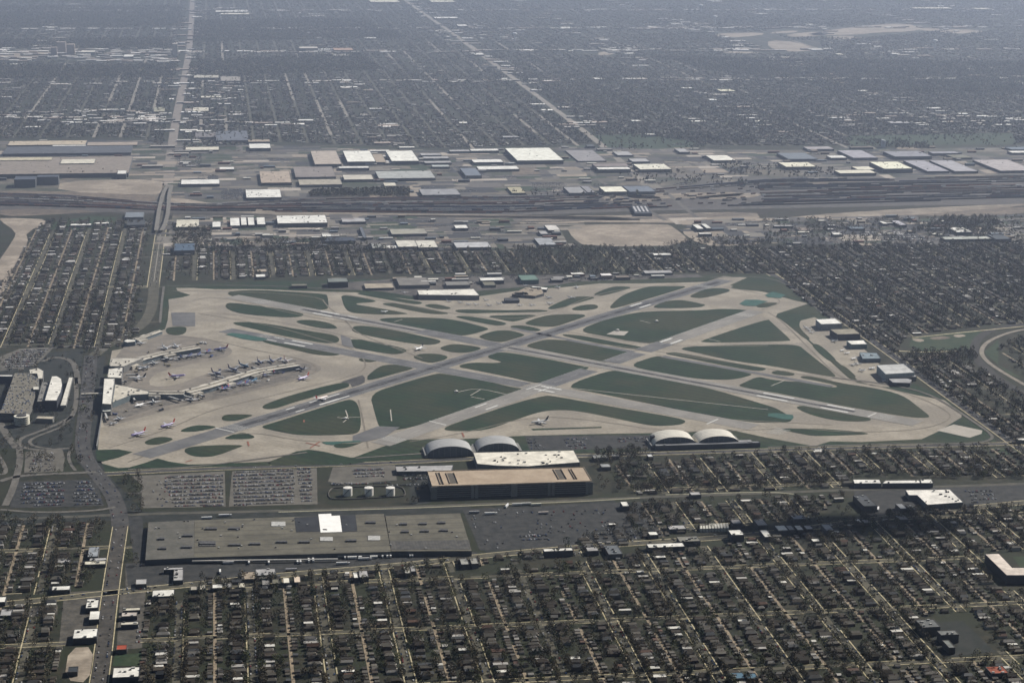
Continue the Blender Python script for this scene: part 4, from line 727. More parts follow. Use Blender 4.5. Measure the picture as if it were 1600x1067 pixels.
# -- foreground blocks
FORE = [(137, 153, 870, 855, 6, (.24, .26, .28), 'blue grey flat roof beside the wide avenue'), (90, 110, 879, 874, 5, LGREY, 'thin pale roof strip in the dark gardens far left'), (81, 109, 922, 916, 6, WHITE, 'white roofed shop on the far side of the slanting road'),
 (0, 17, 962, 952, 6, LGREY, 'pale roofed shop at the left picture edge'), (-8, 8, 941, 933, 6, WHITE, 'small white roof at the left picture edge across the road'), (134, 153, 950, 936, 7, WHITE, 'white roofed corner store with dark vents by the crossing'), (139, 155, 968, 955, 7, WHITE, 'white square roof just below the corner store'),
 (114, 151, 997, 983, 8, WHITE, 'bright white rectangular roof with dark vents left of the avenue'), (132, 165, 882, 877, 5, CREAM, 'cream strip roof below the blue grey roof'), (140, 166, 876, 872, 5, LGREY, 'pale grey strip roof right below the blue grey roof'),
 (212, 229, 913, 905, 6, LGREY, 'light grey square roof right of the avenue'), (238, 272, 932, 922, 6, WHITE, 'white L like roof on the slanting road by the crossing'), (192, 219, 954, 950, 5, CREAM, 'uppermost of three cream strip roofs right of the avenue'),
 (190, 214, 963, 957, 6, (.40, .36, .32), 'middle pinkish strip roof right of the avenue'), (189, 216, 976, 972, 6, CREAM, 'lowest of three cream strip roofs right of the avenue'), (182, 198, 1015, 1008, 6, RED, 'small red roofed shop right of the avenue'), (176, 217, 1058, 1043, 7, WHITE, 'large white roof with dark vents at the bottom left'),
 (106, 121, 1050, 1042, 6, (.03, .035, .04), 'black roofed school block on the pale yard at bottom left'), (256, 286, 890, 887, 6, LGREY, 'pale strip of the V shaped building'), (271, 286, 907, 890, 6, LGREY, 'pale slanted bar of the V shaped building'),
 (298, 308, 922, 916, 5, (.40, .37, .31), 'beige shop roof, first of the row right of the V building'), (312, 321, 921, 914, 5, (.40, .37, .31), 'beige shop roof, second of the row right of the V building'), (332, 348, 919, 913, 5, WHITE, 'white shop roof on the slanting road below the plant'), (351, 362, 918, 911, 5, LGREY, 'grey shop roof next to the white one below the plant'), (373, 383, 918, 911, 5, CREAM, 'cream garage roof at the end of the shop row below the plant'),
 (378, 399, 905, 894, 5, TAN, 'tan twin shed on the plant yard'), (400, 431, 899, 889, 5, LGREY, 'pale twin shed on the plant yard'), (410, 421, 914, 906, 6, GREY, 'grey little roof left of two bright ones'), (443, 453, 911, 903, 6, (.70, .66, .56), 'brightest cream square roof on the slanting road'), (460, 470, 910, 901, 6, (.60, .50, .40), 'peach square roof beside the brightest cream one'), (426, 436, 912, 905, 6, OLIVE, 'olive little roof left of the brightest cream one'),
 (553, 560, 903, 894, 7, WHITE, 'narrow white roof left of a twin on the slanting road'), (562, 576, 902, 892, 7, LGREY, 'pale twin roof right of the narrow white one'), (633, 642, 896, 885, 7, WHITE, 'narrow white roof near the middle of the slanting road'), (642.5, 650, 893, 884, 6, LGREY, 'grey roof touching the narrow white one mid road'),
 (721, 733, 882, 873, 7, (.24, .24, .22), 'grey green roof, left of two twins'), (737, 748, 881, 872, 7, (.24, .24, .22), 'grey green roof, right of two twins'), (850, 896, 861, 857, 9, WHITE, 'long white roofed bar with dark wall on the slanting road'), (918, 936, 861, 855, 7, LGREY, 'pale roof between the two long white bars'), (951, 973, 866, 852, 7, (.10, .11, .12), 'dark grey roof right of the pale roof'),
 (1013, 1071, 855, 849, 7, WHITE, 'longest white strip roof with dark gaps on the slanting road'), (1062, 1095, 846, 838, 7, (.16, .155, .13), 'olive grey roof at the upper end of the longest strip'), (1015, 1029, 836, 831, 6, (.70, .68, .62), 'bright little roof above the slanting road'), (1046, 1073, 827, 821, 6, LGREY, 'light grey roof above the slanting road'),
 (1143, 1163, 836, 828, 11, WHITE, 'white cube like building with dark walls'), (1145, 1160, 818, 812, 7, LGREY, 'pale slanted roof behind the striped sheds'), (1184, 1200, 821, 811, 7, LGREY, 'grey white roof right of the striped sheds'), (973, 984, 791, 784, 8, WHITE, 'small white block beside the railway'),
 (1216, 1232, 829, 821, 7, WHITE, 'first of four pale parallel roofs'), (1233, 1242, 828, 821, 7, LGREY, 'second of four pale parallel roofs'), (1246, 1256, 828, 821, 7, WHITE, 'third of four pale parallel roofs'), (1260, 1271, 827, 821, 7, LGREY, 'fourth of four pale parallel roofs'), (1195, 1207, 839, 828, 7, WHITE, 'white roof by the road left of the four parallel roofs'),
 (1291, 1304, 829, 819, 7, (.25, .26, .27), 'grey roof right of the four parallel roofs'), (1350, 1371, 791, 773, 10, (.045, .05, .055), 'dark long hall left of the big white store'), (1405, 1420, 812, 805, 7, LGREY, 'pale roof under the big white store'), (1240, 1260, 811, 805, 6, (.22, .23, .25), 'grey roof above the four parallel roofs'),
 (1339, 1347, 816, 811, 6, WHITE, 'small white roof pair, left'), (1350, 1361, 817, 812, 6, LGREY, 'small white roof pair, right'), (1407, 1418, 795, 787, 7, (.2, .21, .22), 'grey roof left of two near the big white store'), (1422, 1432, 796, 789, 7, (.2, .21, .22), 'grey roof right of two near the big white store'), (1486, 1497, 818, 814, 6, LGREY, 'light square roof in the trees below the big white store'),
 (1441, 1470, 980, 968, 12, (.10, .105, .105), 'grey school roof, left wing, lower right'), (1470, 1499, 992, 985, 12, (.12, .125, .12), 'grey school roof, right wing, lower right'), (1483, 1493, 1012, 1000, 9, (.13, .14, .13), 'grey school roof, detached bar, lower right'), (1549, 1577, 1052, 1041, 6, (.24, .06, .03), 'orange red roofed hall at the lower right corner'),
 (1143, 1166, 1060, 1051, 8, (.06, .12, .17), 'blue roofed hall at the bottom, left one'), (1168, 1185, 1060, 1052, 8, (.06, .12, .17), 'blue roofed hall at the bottom, right one'), (1273, 1288, 704, 702, 5, WHITE, 'thin white roof by the near fence of the field'), (928, 950, 716, 711, 6, (.2, .21, .2), 'grey roof behind the white hall'), (940, 955, 730, 725, 6, (.24, .25, .25), 'grey roof in the gardens right of the garage'),
 (957, 968, 713, 710.5, 6, LGREY, 'thin pale roof under the hangars'), (1013, 1021, 714, 710, 6, (.45, .46, .45), 'tiny pale roof left of the hangar road'), (1080, 1096, 773.5, 769, 6, LGREY, 'pale roof strip above the gardens by the railway'), (1591, 1610, 688, 685, 6, WHITE, 'white roof by the corner crossing'), (1270, 1282, 846, 842, 6, WHITE, 'small bright roof in the gardens')]
for xl, xr, yn, yf, h, c_, lb in FORE:
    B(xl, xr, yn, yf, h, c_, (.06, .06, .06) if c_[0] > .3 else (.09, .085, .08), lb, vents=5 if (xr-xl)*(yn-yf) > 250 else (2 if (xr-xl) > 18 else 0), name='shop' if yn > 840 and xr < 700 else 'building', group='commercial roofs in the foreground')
Q([(1415, 766), (1484, 765), (1505, 785), (1449, 789), (1433, 774), (1420, 774)], 9, (.60, .58, .53), (.12, .13, .14), 'big white store roof with dark units right of the railway', 'store', vents=12)
Q([(1335, 755.5), (1377, 755.5), (1374, 749.5), (1333, 749.5)], 8, WHITE, DW, 'white roofed warehouse strip, left third, behind the railway', 'warehouse', vents=3)
Q([(1379, 755.5), (1438, 755), (1436, 750.5), (1384, 751)], 8, WHITE, DW, 'white roofed warehouse strip, middle third, behind the railway', 'warehouse', vents=2)
Q([(1439.5, 755), (1458, 755), (1455, 749), (1438, 749.5)], 8, WHITE, DW, 'white roofed warehouse strip, right third, behind the railway', 'warehouse', vents=2)
Q([(1573, 899), (1640, 899), (1640, 887), (1582, 887), (1561, 865), (1539, 866)], 13, (.52, .46, .40), (.05, .05, .055), 'pale pink roofed L shaped school at the right edge', 'school')
t = empty('striped_shed', (*G(1117, 825), 0)); tag(t, 'row of narrow sheds with striped pale sawtooth roof', 'shed')
for k in range(10):
    x = 1094+k*4.6; q = W([(x, 825.5-.12*k), (x+3.6, 825.5-.12*k), (x+2.4, 818-.12*k), (x-1.2, 818-.12*k)], 6); b = MB(); b.quad_prism(q, 0, 6); at_parent(b, t).build('bay', roofm((.42, .41, .36)), t)

# -- industrial belt beyond the field
FAR = [(-40, 200, 272, 246, 14, (.21, .18, .15), 'brown striped roof of the huge plant at the left edge', 1), (94, 147, 256, 249, 17, CREAM, 'white raised roof on the huge brown plant', 0), (-20, 80, 251, 246.5, 16, (.42, .38, .27), 'yellowish saw roof edge at the back of the huge plant', 0), (183, 197, 272, 267, 17, WHITE, 'small white roof at the corner of the huge plant', 0),
 (5, 204, 240, 229, 9, (.075, .08, .09), 'wide dark roofed works behind the huge brown plant', 0), (12, 133, 227, 220.5, 4, (.40, .34, .25), 'long cream roof strip far left', 0), (82, 134, 228.6, 227.2, 8, WHITE, 'thin white shed edge at the cream strip', 0), (136, 214, 227.5, 222.5, 4, (.30, .25, .20), 'pinkish continuation of the long cream strip', 0),
 (22, 55, 281, 276, 26, (.06, .07, .09), 'dark tall block, left, beneath the huge plant', 0), (58, 91, 277, 274, 26, (.06, .07, .09), 'dark tall block, right, beneath the huge plant', 0), (110, 142, 352.5, 350, 6, WHITE, 'white roofed shed on the grass by the curving railway', 0), (146, 170, 350, 348, 6, WHITE, 'white little shed right of the one on the grass', 0), (195, 224, 340, 332, 8, (.16, .18, .20), 'blue grey roofed store by the overpass', 0), (198, 226, 352, 344, 8, (.05, .055, .06), 'dark roofed store by the overpass', 0),
 (283, 343, 288, 281, 9, WHITE, 'long white roof right of the overpass', 0), (290, 342, 235, 230, 5, CREAM, 'cream lot roofs beyond the avenue', 0), (343, 366, 265, 261.5, 8, WHITE, 'small white roof in the belt left part', 0), (385, 440, 309, 296.5, 9, WHITE, 'white roof with ragged edge by the yard', 1), (275, 311, 355, 343.5, 9, CREAM, 'cream roof below the yard, leftmost', 0),
 (332, 345, 355, 347, 8, WHITE, 'small white roof below the yard', 0), (360, 375, 353, 341, 8, WHITE, 'white roof, left of three boxes below the yard', 0), (377, 386, 352, 340, 8, WHITE, 'white roof, middle of three boxes below the yard', 0), (388, 398, 352, 340, 8, WHITE, 'white roof, right of three boxes below the yard', 0), (402, 415, 351, 340, 8, WHITE, 'white box just right of the three boxes', 0), (272, 304, 392, 381, 12, (.06, .09, .13), 'dark blue roof by the gardens', 0),
 (434, 512, 349, 337, 12, WHITE, 'broad bright white warehouse below the yard', 1), (535, 572, 347, 341, 7, LGREY, 'grey roof with white edge below the yard', 0), (492, 534, 257, 236, 12, (.36, .31, .26), 'tan square warehouse, first of three big boxes', 0), (543, 587, 253, 236, 13, (.68, .67, .60), 'bright white warehouse, second of three big boxes', 0), (612, 655, 252, 236, 13, (.68, .67, .60), 'bright white warehouse, third of three big boxes', 0), (588, 604, 254, 241, 8, TAN, 'tan low annex between the two bright boxes', 0),
 (462, 525, 277, 261, 8, (.20, .175, .16), 'brown complex below the three big boxes', 0), (468, 535, 289, 280.5, 8, (.32, .29, .23), 'beige ragged roof below the brown complex', 0), (408, 456, 286, 268, 9, (.34, .28, .22), 'tan roofed block left of the brown complex', 1), (530, 577, 263, 260.5, 9, WHITE, 'thin white roof with dark wall below the white boxes', 0), (538, 584, 281, 273.5, 8, (.46, .43, .36), 'cream roof below the thin white one', 0), (592, 681, 279, 267.5, 9, (.33, .34, .32), 'very long light grey warehouse', 0), (601, 620, 291, 286, 7, CREAM, 'small cream roof under the very long grey warehouse', 0), (660, 720, 305, 295.5, 9, (.25, .25, .255), 'grey long roof by the yard edge', 0),
 (658, 690, 243, 240, 7, LGREY, 'first of three pale strips right of the white boxes', 0), (662, 702, 248, 245, 7, LGREY, 'second of three pale strips right of the white boxes', 0), (664, 706, 255, 252, 7, LGREY, 'third of three pale strips right of the white boxes', 0), (740, 787, 254, 249.5, 9, WHITE, 'white roof in front of the biggest box', 0), (703, 735, 237, 234.5, 8, LGREY, 'far pale strip, left', 0), (736, 780, 236, 233, 8, WHITE, 'far pale strip, right', 0), (748, 812, 265, 260, 8, WHITE, 'white long strip under the biggest box', 0), (728, 753, 275, 263, 10, (.14, .16, .19), 'blue grey roofed box near the white long strip', 0),
 (676, 703, 261, 258, 7, (.36, .38, .36), 'pale green roof between roads', 0), (712, 732, 357, 352, 8, WHITE, 'white roof below the yard in the middle', 0), (622, 653, 386, 376, 9, (.52, .50, .43), 'striped cream roof, left part', 0), (654, 685, 387, 376, 9, (.52, .50, .43), 'striped cream roof, right part', 0), (612, 668, 366, 358, 7, (.28, .27, .22), 'olive long shed with dark slits', 0), (713, 768, 387, 378.5, 8, (.38, .38, .38), 'grey ridged warehouse row', 0), (582, 598, 388, 381, 8, (.28, .29, .27), 'pale green roof left of the striped cream roof', 0), (598, 622, 388, 384, 6, WHITE, 'white low roof between', 0),
 (504, 518, 370, 366, 9, WHITE, 'white little roof in a dark complex', 0), (508, 555, 377, 371, 9, (.04, .05, .07), 'dark long school roof', 0), (568, 573, 372, 355, 8, (.1, .11, .13), 'dark slab below the yard', 0), (390, 423, 232, 225, 11, WHITE, 'white roof at the far left of the belt', 0), (388, 422, 222, 218.5, 8, TAN, 'tan roof behind the far left white one', 0),
 (808, 881, 251, 231.5, 14, (.70, .69, .60), 'biggest bright white warehouse in the belt', 0), (903, 948, 252, 235, 4, (.23, .22, .22), 'wide purple grey flat roof right of the biggest one', 0), (935, 986, 265, 261.5, 12, WHITE, 'white edge roof above a dark long wall', 0), (930, 984, 260.5, 256, 13, (.20, .17, .16), 'brown roof behind the white edge', 0), (1000, 1050, 265, 256.5, 11, (.62, .60, .50), 'white roof with dark stripes', 1), (988, 1016, 253, 248, 8, LGREY, 'light roof behind the striped white one', 0), (965, 990, 243, 237, 6, LGREY, 'cluster of pale sheds behind', 0), (1115, 1150, 251, 243, 9, (.64, .62, .54), 'white roof alone in the meadow', 0), (1062, 1078, 238, 232.5, 8, LGREY, 'pale roof at the meadow edge', 0),
 (945, 981, 300, 292, 12, (.70, .67, .55), 'bright cream roof with black wall by the yard', 0), (984, 1025, 300, 291, 9, (.13, .15, .18), 'blue grey roof beside the bright cream one', 0), (800, 822, 302, 292.5, 6, (.33, .30, .20), 'khaki low roof by the yard', 0), (890, 917, 302, 292.5, 9, (.25, .25, .25), 'grey double roof by the yard, left', 0), (918, 930, 301, 291, 9, (.21, .21, .22), 'grey double roof by the yard, right', 0), (857, 876, 360, 352, 8, (.52, .50, .46), 'cream roof left of the dirt field', 0), (845, 857, 366, 361, 7, LGREY, 'grey roof below the cream one by the dirt field', 0), (843, 870, 383, 372, 6, (.28, .29, .30), 'pale long roof left of the dirt field', 0),
 (1022, 1050, 399, 396, 7, WHITE, 'white little roof in the woods above the field', 0), (1093, 1113, 366, 364, 8, WHITE, 'thin white edge on a dark shed right of the dirt field', 0), (1090, 1100, 358, 351, 9, WHITE, 'white stripe roof, left one, right of the dirt field', 0), (1104, 1112, 357, 350, 9, WHITE, 'white stripe roof, right one, right of the dirt field', 0),
 (1228, 1276, 261, 254, 11, (.62, .59, .46), 'white speckled roof, left of the right group', 1), (1262, 1304, 233.5, 229.5, 8, (.30, .28, .28), 'pale purple roof far right group', 0), (1232, 1278, 249, 239, 9, (.13, .15, .17), 'blue grey striped roof above the speckled one', 0), (1333, 1372, 247, 235, 9, (.30, .29, .31), 'lilac grey roof of skewed look', 0), (1298, 1324, 247, 243.5, 9, WHITE, 'white small roof beside the lilac grey one', 0), (1312, 1370, 271, 266, 10, (.58, .55, .44), 'cream roof, front arm of the L', 0), (1340, 1368, 265.5, 260.5, 10, (.58, .55, .44), 'cream roof, back arm of the L', 0), (1381, 1427, 264, 253, 15, (.70, .67, .52), 'brightest cream speckled roof at right', 1),
 (1449, 1484, 268, 251, 8, (.30, .29, .31), 'lilac roof, first of a pair', 0), (1492, 1529, 268, 250.5, 8, (.31, .30, .31), 'lilac roof, second of a pair', 0), (1562, 1620, 267, 249.5, 8, (.34, .31, .30), 'pinkish wide roof at the right edge', 0), (1398, 1457, 245, 236.5, 11, (.22, .22, .24), 'grey long roof behind the brightest cream one', 0), (1457, 1500, 240, 237, 9, (.25, .25, .27), 'grey strip continuing right', 0), (1490, 1520, 247, 242, 7, OLIVE, 'olive roof in the right group', 0), (1581, 1625, 239, 236, 8, WHITE, 'white strip at the right edge', 0), (1330, 1365, 231, 229.5, 7, BROWN, 'brown thin roof far right group', 0), (1580, 1625, 234, 230, 7, BLUEG, 'blue grey roof at the far right edge', 0),
 (1405, 1417, 352, 345, 8, (.38, .37, .39), 'lilac roof below the yard at right', 0), (1380, 1388, 350, 346, 7, WHITE, 'white roof left of the lilac one', 0), (1495, 1520, 363, 355.5, 8, WHITE, 'white striped roof below the yard at far right', 0), (1303, 1317, 367, 364, 7, WHITE, 'white bit roof amid trucks', 0), (1475, 1556, 374, 370, 7, (.36, .37, .33), 'very long pale shed at far right', 0), (1556, 1581, 374, 367, 10, (.05, .06, .07), 'dark block at the end of the long pale shed', 0), (1210, 1240, 354, 352, 6, LGREY, 'pale strip roof beside the parking of trucks', 0), (1250, 1270, 361, 356, 6, BROWN, 'pinkish roof beside the truck lot', 0), (1296, 1307, 353, 351, 6, LGREY, 'small pale roof above the truck lot', 0), (1330, 1352, 358, 354, 6, BLUEG, 'blue roof above the truck lot', 0),
 (314, 346, 153, 150.5, 9, CREAM, 'long cream roof beyond the avenue', 0), (301, 326, 174, 168.5, 8, CREAM, 'cream roofed store beyond the avenue', 0), (240, 257, 175, 168, 8, (.28, .27, .2), 'khaki roof by the avenue', 0), (303, 342, 122, 118, 10, (.38, .36, .30), 'pale roof near the top by the avenue', 0), (345, 376, 127, 120, 10, (.26, .24, .21), 'grey mall like roof near the top', 0), (307, 330, 206, 204, 8, WHITE, 'thin white roof beyond the belt', 0), (338, 388, 220, 205, 8, (.11, .12, .14), 'dark flat works behind the white roof', 0), (305, 345, 215, 207, 7, (.15, .14, .14), 'brown grey roof behind the belt', 0), (289, 300, 207, 205, 8, WHITE, 'white bit by the avenue', 0),
 (464, 490, 189, 187, 7, WHITE, 'thin white roof in the far gardens', 0), (126, 148, 82, 79.5, 16, (.5, .48, .42), 'far wide pale block among woods', 0), (193, 208, 89, 86, 8, WHITE, 'far small white roof', 0), (468, 497, 76, 73.5, 14, (.45, .42, .36), 'far pale block on the woodland edge', 0), (522, 552, 79, 75.5, 12, (.32, .22, .16), 'far brown block on the woodland edge', 0), (570, 588, 60.5, 59, 8, WHITE, 'far white streak roof, centre', 0), (680, 716, 29, 27, 10, WHITE, 'far white long roof near the diagonal road', 0), (716, 731, 41, 39, 10, WHITE, 'far white roof right of the diagonal road', 0), (580, 625, 4, 0, 10, CREAM, 'cream roofs at the very top, left', 0), (675, 712, 4, 1, 10, CREAM, 'cream roofs at the very top, right', 0), (337, 388, 19, 17, 9, WHITE, 'white roofs near the top beyond the avenue', 0), (345, 390, 23, 21, 9, CREAM, 'cream roofs just below the white ones near the top', 0),
 (742, 757, 86, 84, 8, WHITE, 'far white roof beside the diagonal road', 0), (784, 795, 124, 122.5, 8, WHITE, 'white dash roof by the diagonal road', 0), (1126, 1150, 143, 140, 8, (.6, .58, .42), 'cream roof in the far right woods', 0), (928, 946, 124, 122, 8, WHITE, 'white dash roof, centre right far', 0), (988, 1003, 190, 188, 8, WHITE, 'white dash roof beyond the meadow', 0), (1392, 1424, 193, 190, 8, LGREY, 'pale long roof in the far right gardens', 0), (1430, 1490, 14, 12, 10, CREAM, 'cream long roof at the top right', 0), (1527, 1550, 15, 13, 10, CREAM, 'cream dash roof at the top right corner', 0), (1310, 1320, 86, 84, 8, CREAM, 'far tiny cream roof at right', 0), (1395, 1408, 85, 83.5, 9, WHITE, 'far tiny white roof at right', 0), (912, 925, 190, 189, 8, WHITE, 'white sliver roof beyond the long road', 0), (1010, 1025, 211, 209, 7, WHITE, 'white sliver at the meadow top', 0), (918, 930, 229, 226.5, 8, (.08, .09, .1), 'dark little box on the meadow', 0), (786, 812, 215, 213, 7, LGREY, 'pale roofs above the biggest warehouse', 0)]
for xl, xr, yn, yf, h, c_, lb, v in FAR:
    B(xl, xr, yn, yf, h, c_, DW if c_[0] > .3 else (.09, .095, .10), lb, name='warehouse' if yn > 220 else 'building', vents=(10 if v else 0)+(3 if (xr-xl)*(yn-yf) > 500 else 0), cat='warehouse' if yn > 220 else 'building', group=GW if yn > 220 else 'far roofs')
t = empty('repair_shed', (*G(1005, 330), 0)); tag(t, 'dark shed with four slanted white roof stripes beside the rail yard', 'shed')
for k in range(4):
    x = 988+k*6; q = W([(x+5, 331), (x+8, 331), (x+3, 322.5), (x, 322.5)], 9); b = MB(); b.quad_prism(q, 8.5, 9.5); at_parent(b, t).build('skylight', roofm((.4, .4, .4)), t)
b = MB(); b.quad_prism(W([(992, 334), (1019, 334), (1012, 322), (986, 322)], 8), 0, 8.4); at_parent(b, t).build('wall', wallm((.04, .045, .055), False), t)
# overpass of the avenue across the rail yard
ov = empty('overpass', (*G(251, 330), 0)); tag(ov, 'concrete avenue overpass crossing the rail yard', 'overpass')
for pts in ([(262, 290), (255, 300), (249, 325), (246, 345), (244, 360)], [(268, 290), (264, 305), (263, 330), (258, 350), (252, 360)]):
    q = chaikin(W(pts, 8), 1, False); L = strip_pts(q, 12); b = MB(); b.quad_prism([l for l, r_ in L]+[r_ for l, r_ in L][::-1], 7, 8.2); at_parent(b, ov).build('deck', mat('overpass_concrete', (.13, .12, .105), (.17, .16, .14), 12), ov)
    for i in range(1, len(q)-1, 2):
        b = MB(); b.box(q[i][0]-1, q[i][0]+1, q[i][1]-1, q[i][1]+1, 0, 7); at_parent(b, ov).build('pier', wallm(MW, False), ov)

# water towers and tall far towers
for k, (px, py, hh, lb) in enumerate(((804, 66, 40, 'white ball water tower at the top centre'), (1095, 21, 45, 'thin pale water tower, top, left of two'), (1117, 38, 40, 'pale water tower right of the thin one'), (1460, 79, 45, 'white mushroom water tower at the top right'))):
    c = G(px, py); t = empty('water_tower', (c[0], c[1], 0)); tag(t, lb, 'water tower', 'water towers on the plain'); t.scale = (1.4,)*3
    b = MB(); b.tube((0, 0, 0), (0, 0, hh*.75), 3.5, 2.2, 12); b.build('stem', GREYV, t)
    prof = [(2.2, .72), (8, .78), (11, .86), (9.5, .94), (4, .99), (.3, 1.0)]; b = MB(); b.rings([[(r_*math.cos(a), r_*math.sin(a), z*hh) for a in np.linspace(0, 2*math.pi, 16, endpoint=False)] for r_, z in prof]); b.build('tank', roofm((.62, .62, .6)), t, smooth=True)
for xl, xr, yb, h, c_, lb in ((270, 278, 91, 75, (.46, .42, .35), 'slim cream tower block at the top left'), (89, 103, 84, 60, (.36, .31, .27), 'broad tan slab block at the top left'), (104, 117, 86, 55, (.42, .36, .30), 'stepped tan slab right of the broad one'), (80, 89, 88, 45, (.33, .28, .25), 'low tan slab left of the broad one'), (1381, 1384, 232, 28, (.5, .5, .5), 'thin white mast like silo in the belt at right')):
    a, c = G(xl, yb), G(xr, yb); prism_building('tower_block', [(a[0], a[1]), (c[0], a[1]), (c[0], a[1]+40), (a[0], a[1]+40)], h, c_, c_, lb, 'tower block')

# ------------------------------------------------------------ aircraft
def aircraft_parts(L_, body, tail, wing, jet=True):
    "local +X is the nose; returns named meshes built to a length"
    s = L_/33.0; out = []
    bm = mat('aircraft_%.2f_%.2f_%.2f' % body, body, fine=.03, rough=.35); tm = mat('aircraft_%.2f_%.2f_%.2f' % tail, tail, fine=.03, rough=.35); wm = mat('aircraft_%.2f_%.2f_%.2f' % wing, wing, fine=.03, rough=.35)
    n = 12; prof = [(16.5, .15, 3.2), (15.5, 1.0, 3.3), (13.5, 1.7, 3.5), (10, 1.95, 3.6), (-5, 1.95, 3.6), (-10, 1.6, 3.9), (-14, .8, 4.4), (-16.5, .2, 4.7)]
    b = MB(); b.rings([[(x*s, r_*s*math.cos(a), (z+r_*math.sin(a))*s) for a in np.linspace(0, 2*math.pi, n, endpoint=False)] for x, r_, z in prof]); out.append(('fuselage', b.mesh('fuselage', bm), None))
    def slab(pts, axis_t, nm, m):
        b = MB(); k = len(pts); b.v = [tuple(c*s for c in p) for p in pts]+[tuple((p[i]+axis_t[i])*s for i in range(3)) for p in pts]
        b.f = [tuple(range(k))[::-1], tuple(range(k, 2*k))]+[(i, (i+1) % k, k+(i+1) % k, k+i) for i in range(k)]; out.append((nm, b.mesh(nm, m), None))
    for sg in (-1, 1):
        slab([(3.5, sg*1.6, 2.6), (-3.8, sg*1.6, 2.6), (-6.4, sg*16.2, 3.9), (-4.6, sg*16.4, 3.9)], (0, 0, .45), 'wing', wm)
        slab([(-12.5, sg*.5, 4.7), (-15.5, sg*.5, 4.7), (-17, sg*6.2, 5.1), (-15.6, sg*6.2, 5.1)], (0, 0, .25), 'tailplane', wm)
        b = MB()
        if jet: b.tube((4.2*s, sg*5.2*s, 1.9*s), (-.6*s, sg*5.2*s, 1.9*s), 1.15*s, .8*s, 10)
        else: b.tube((-8.5*s, sg*2.9*s, 4.6*s), (-12.5*s, sg*2.9*s, 4.6*s), 1.0*s, .75*s, 8)
        out.append(('engine', b.mesh('engine', wm), None))
        b = MB(); b.tube((-.8*s, sg*2.8*s, 0), (-.8*s, sg*2.8*s, 2.6*s), .5*s, .3*s, 6); out.append(('landing_gear', b.mesh('landing_gear', OBJV), None))
    slab([(-10.5, -.2, 5), (-15.5, -.2, 5.2), (-18, -.2, 11.8), (-15.8, -.2, 11.8)], (0, .4, 0), 'tail_fin', tm)
    return out
LIV = {}
def plane(px, py, nx, ny, L_, livery, label, jet=True, group='airliners on the field', name='airliner', cat='airliner'):
    a = G(px, py); c = G(nx, ny); ang = math.atan2(c[1]-a[1], c[0]-a[0])
    if (livery, L_, jet) not in LIV: LIV[(livery, L_, jet)] = aircraft_parts(L_, *LIVC[livery], jet)
    t = empty(name, (a[0], a[1], .9), ang); tag(t, label, cat, group)
    for nm, me, _ in LIV[(livery, L_, jet)]: link(bpy.data.objects.new(nm, me), t)
LIVC = {'blue': ((.035, .04, .16), (.30, .03, .04), (.30, .31, .34)), 'violet': ((.16, .13, .30), (.42, .07, .05), (.40, .40, .42)), 'white': ((.62, .62, .60), (.62, .62, .60), (.50, .50, .50)), 'navy': ((.045, .055, .12), (.05, .03, .08), (.35, .36, .38)), 'dtail': ((.60, .60, .58), (.03, .035, .05), (.50, .50, .50)), 'teal': ((.02, .09, .16), (.02, .05, .12), (.30, .33, .36)), 'redtail': ((.50, .42, .40), (.35, .05, .04), (.5, .5, .5))}
for p in [(216, 681, 205, 684, 36, 'violet', 'violet jet with red tail taxiing at the lower left apron'), (262, 667.5, 251, 670.5, 36, 'violet', 'violet jet with red tail following the lower left one'), (277, 590.5, 287, 589.5, 36, 'violet', 'violet and red jet taxiing between the two concourses'), (474, 593.5, 463, 597, 36, 'violet', 'violet jet with red tail at the tip of the near concourse'),
 (503, 625, 512, 622.5, 34, 'redtail', 'white jet with red tail rolling on the dark streaked runway'), (655, 547, 646, 550.5, 33, 'dtail', 'white jet with dark tail waiting where taxiways meet mid field'), (843, 662, 830, 663.5, 36, 'dtail', 'white jet with black tail parked alone on the near apron'), (601, 488.5, 608, 487.5, 20, 'white', 'small white jet crossing the far runway'),
 (338, 586, 348, 589, 34, 'navy', 'first navy jet above the near concourse'), (364, 580, 374, 583, 34, 'navy', 'second navy jet above the near concourse'), (381, 574, 392, 577, 34, 'teal', 'third dark teal jet above the near concourse'), (345, 548, 333, 549.5, 34, 'blue', 'blue jet at the tip of the far concourse'),
 (352, 609, 360, 604, 34, 'blue', 'blue jet under the near concourse, leftmost'), (374, 602, 381, 597, 34, 'navy', 'navy jet under the near concourse, second from left'), (397, 597, 405, 592, 34, 'teal', 'teal jet under the near concourse, third from left'), (415, 588, 420, 583, 34, 'navy', 'navy jet under the near concourse near its tip'), (470, 578.5, 461, 575, 32, 'navy', 'navy jet under the tip of the near concourse'), (447, 566, 452, 570, 32, 'redtail', 'white jet with red tail above the tip of the near concourse'), (424, 566, 430, 571, 32, 'navy', 'navy jet above the near concourse close to its tip'),
 (297, 558, 303, 553, 34, 'navy', 'navy jet below the far concourse, left of two'), (311, 556, 316, 551, 34, 'navy', 'navy jet below the far concourse, right of two'), (262, 563, 256, 558, 32, 'white', 'white jet nosed in below the far concourse'), (222, 577, 210, 575, 34, 'white', 'white jet right of the square terminal block'), (214, 593.5, 203, 594, 36, 'dtail', 'white jet with dark tail right of the tall hall'), (258, 546, 265, 550, 32, 'white', 'white jet above the far concourse'),
 (218, 635.5, 209, 638, 28, 'dtail', 'small jet with dark tail below the fan shaped wing'), (220, 538, 214, 534, 26, 'white', 'small white jet beside the short thin concourse')]: plane(*p)
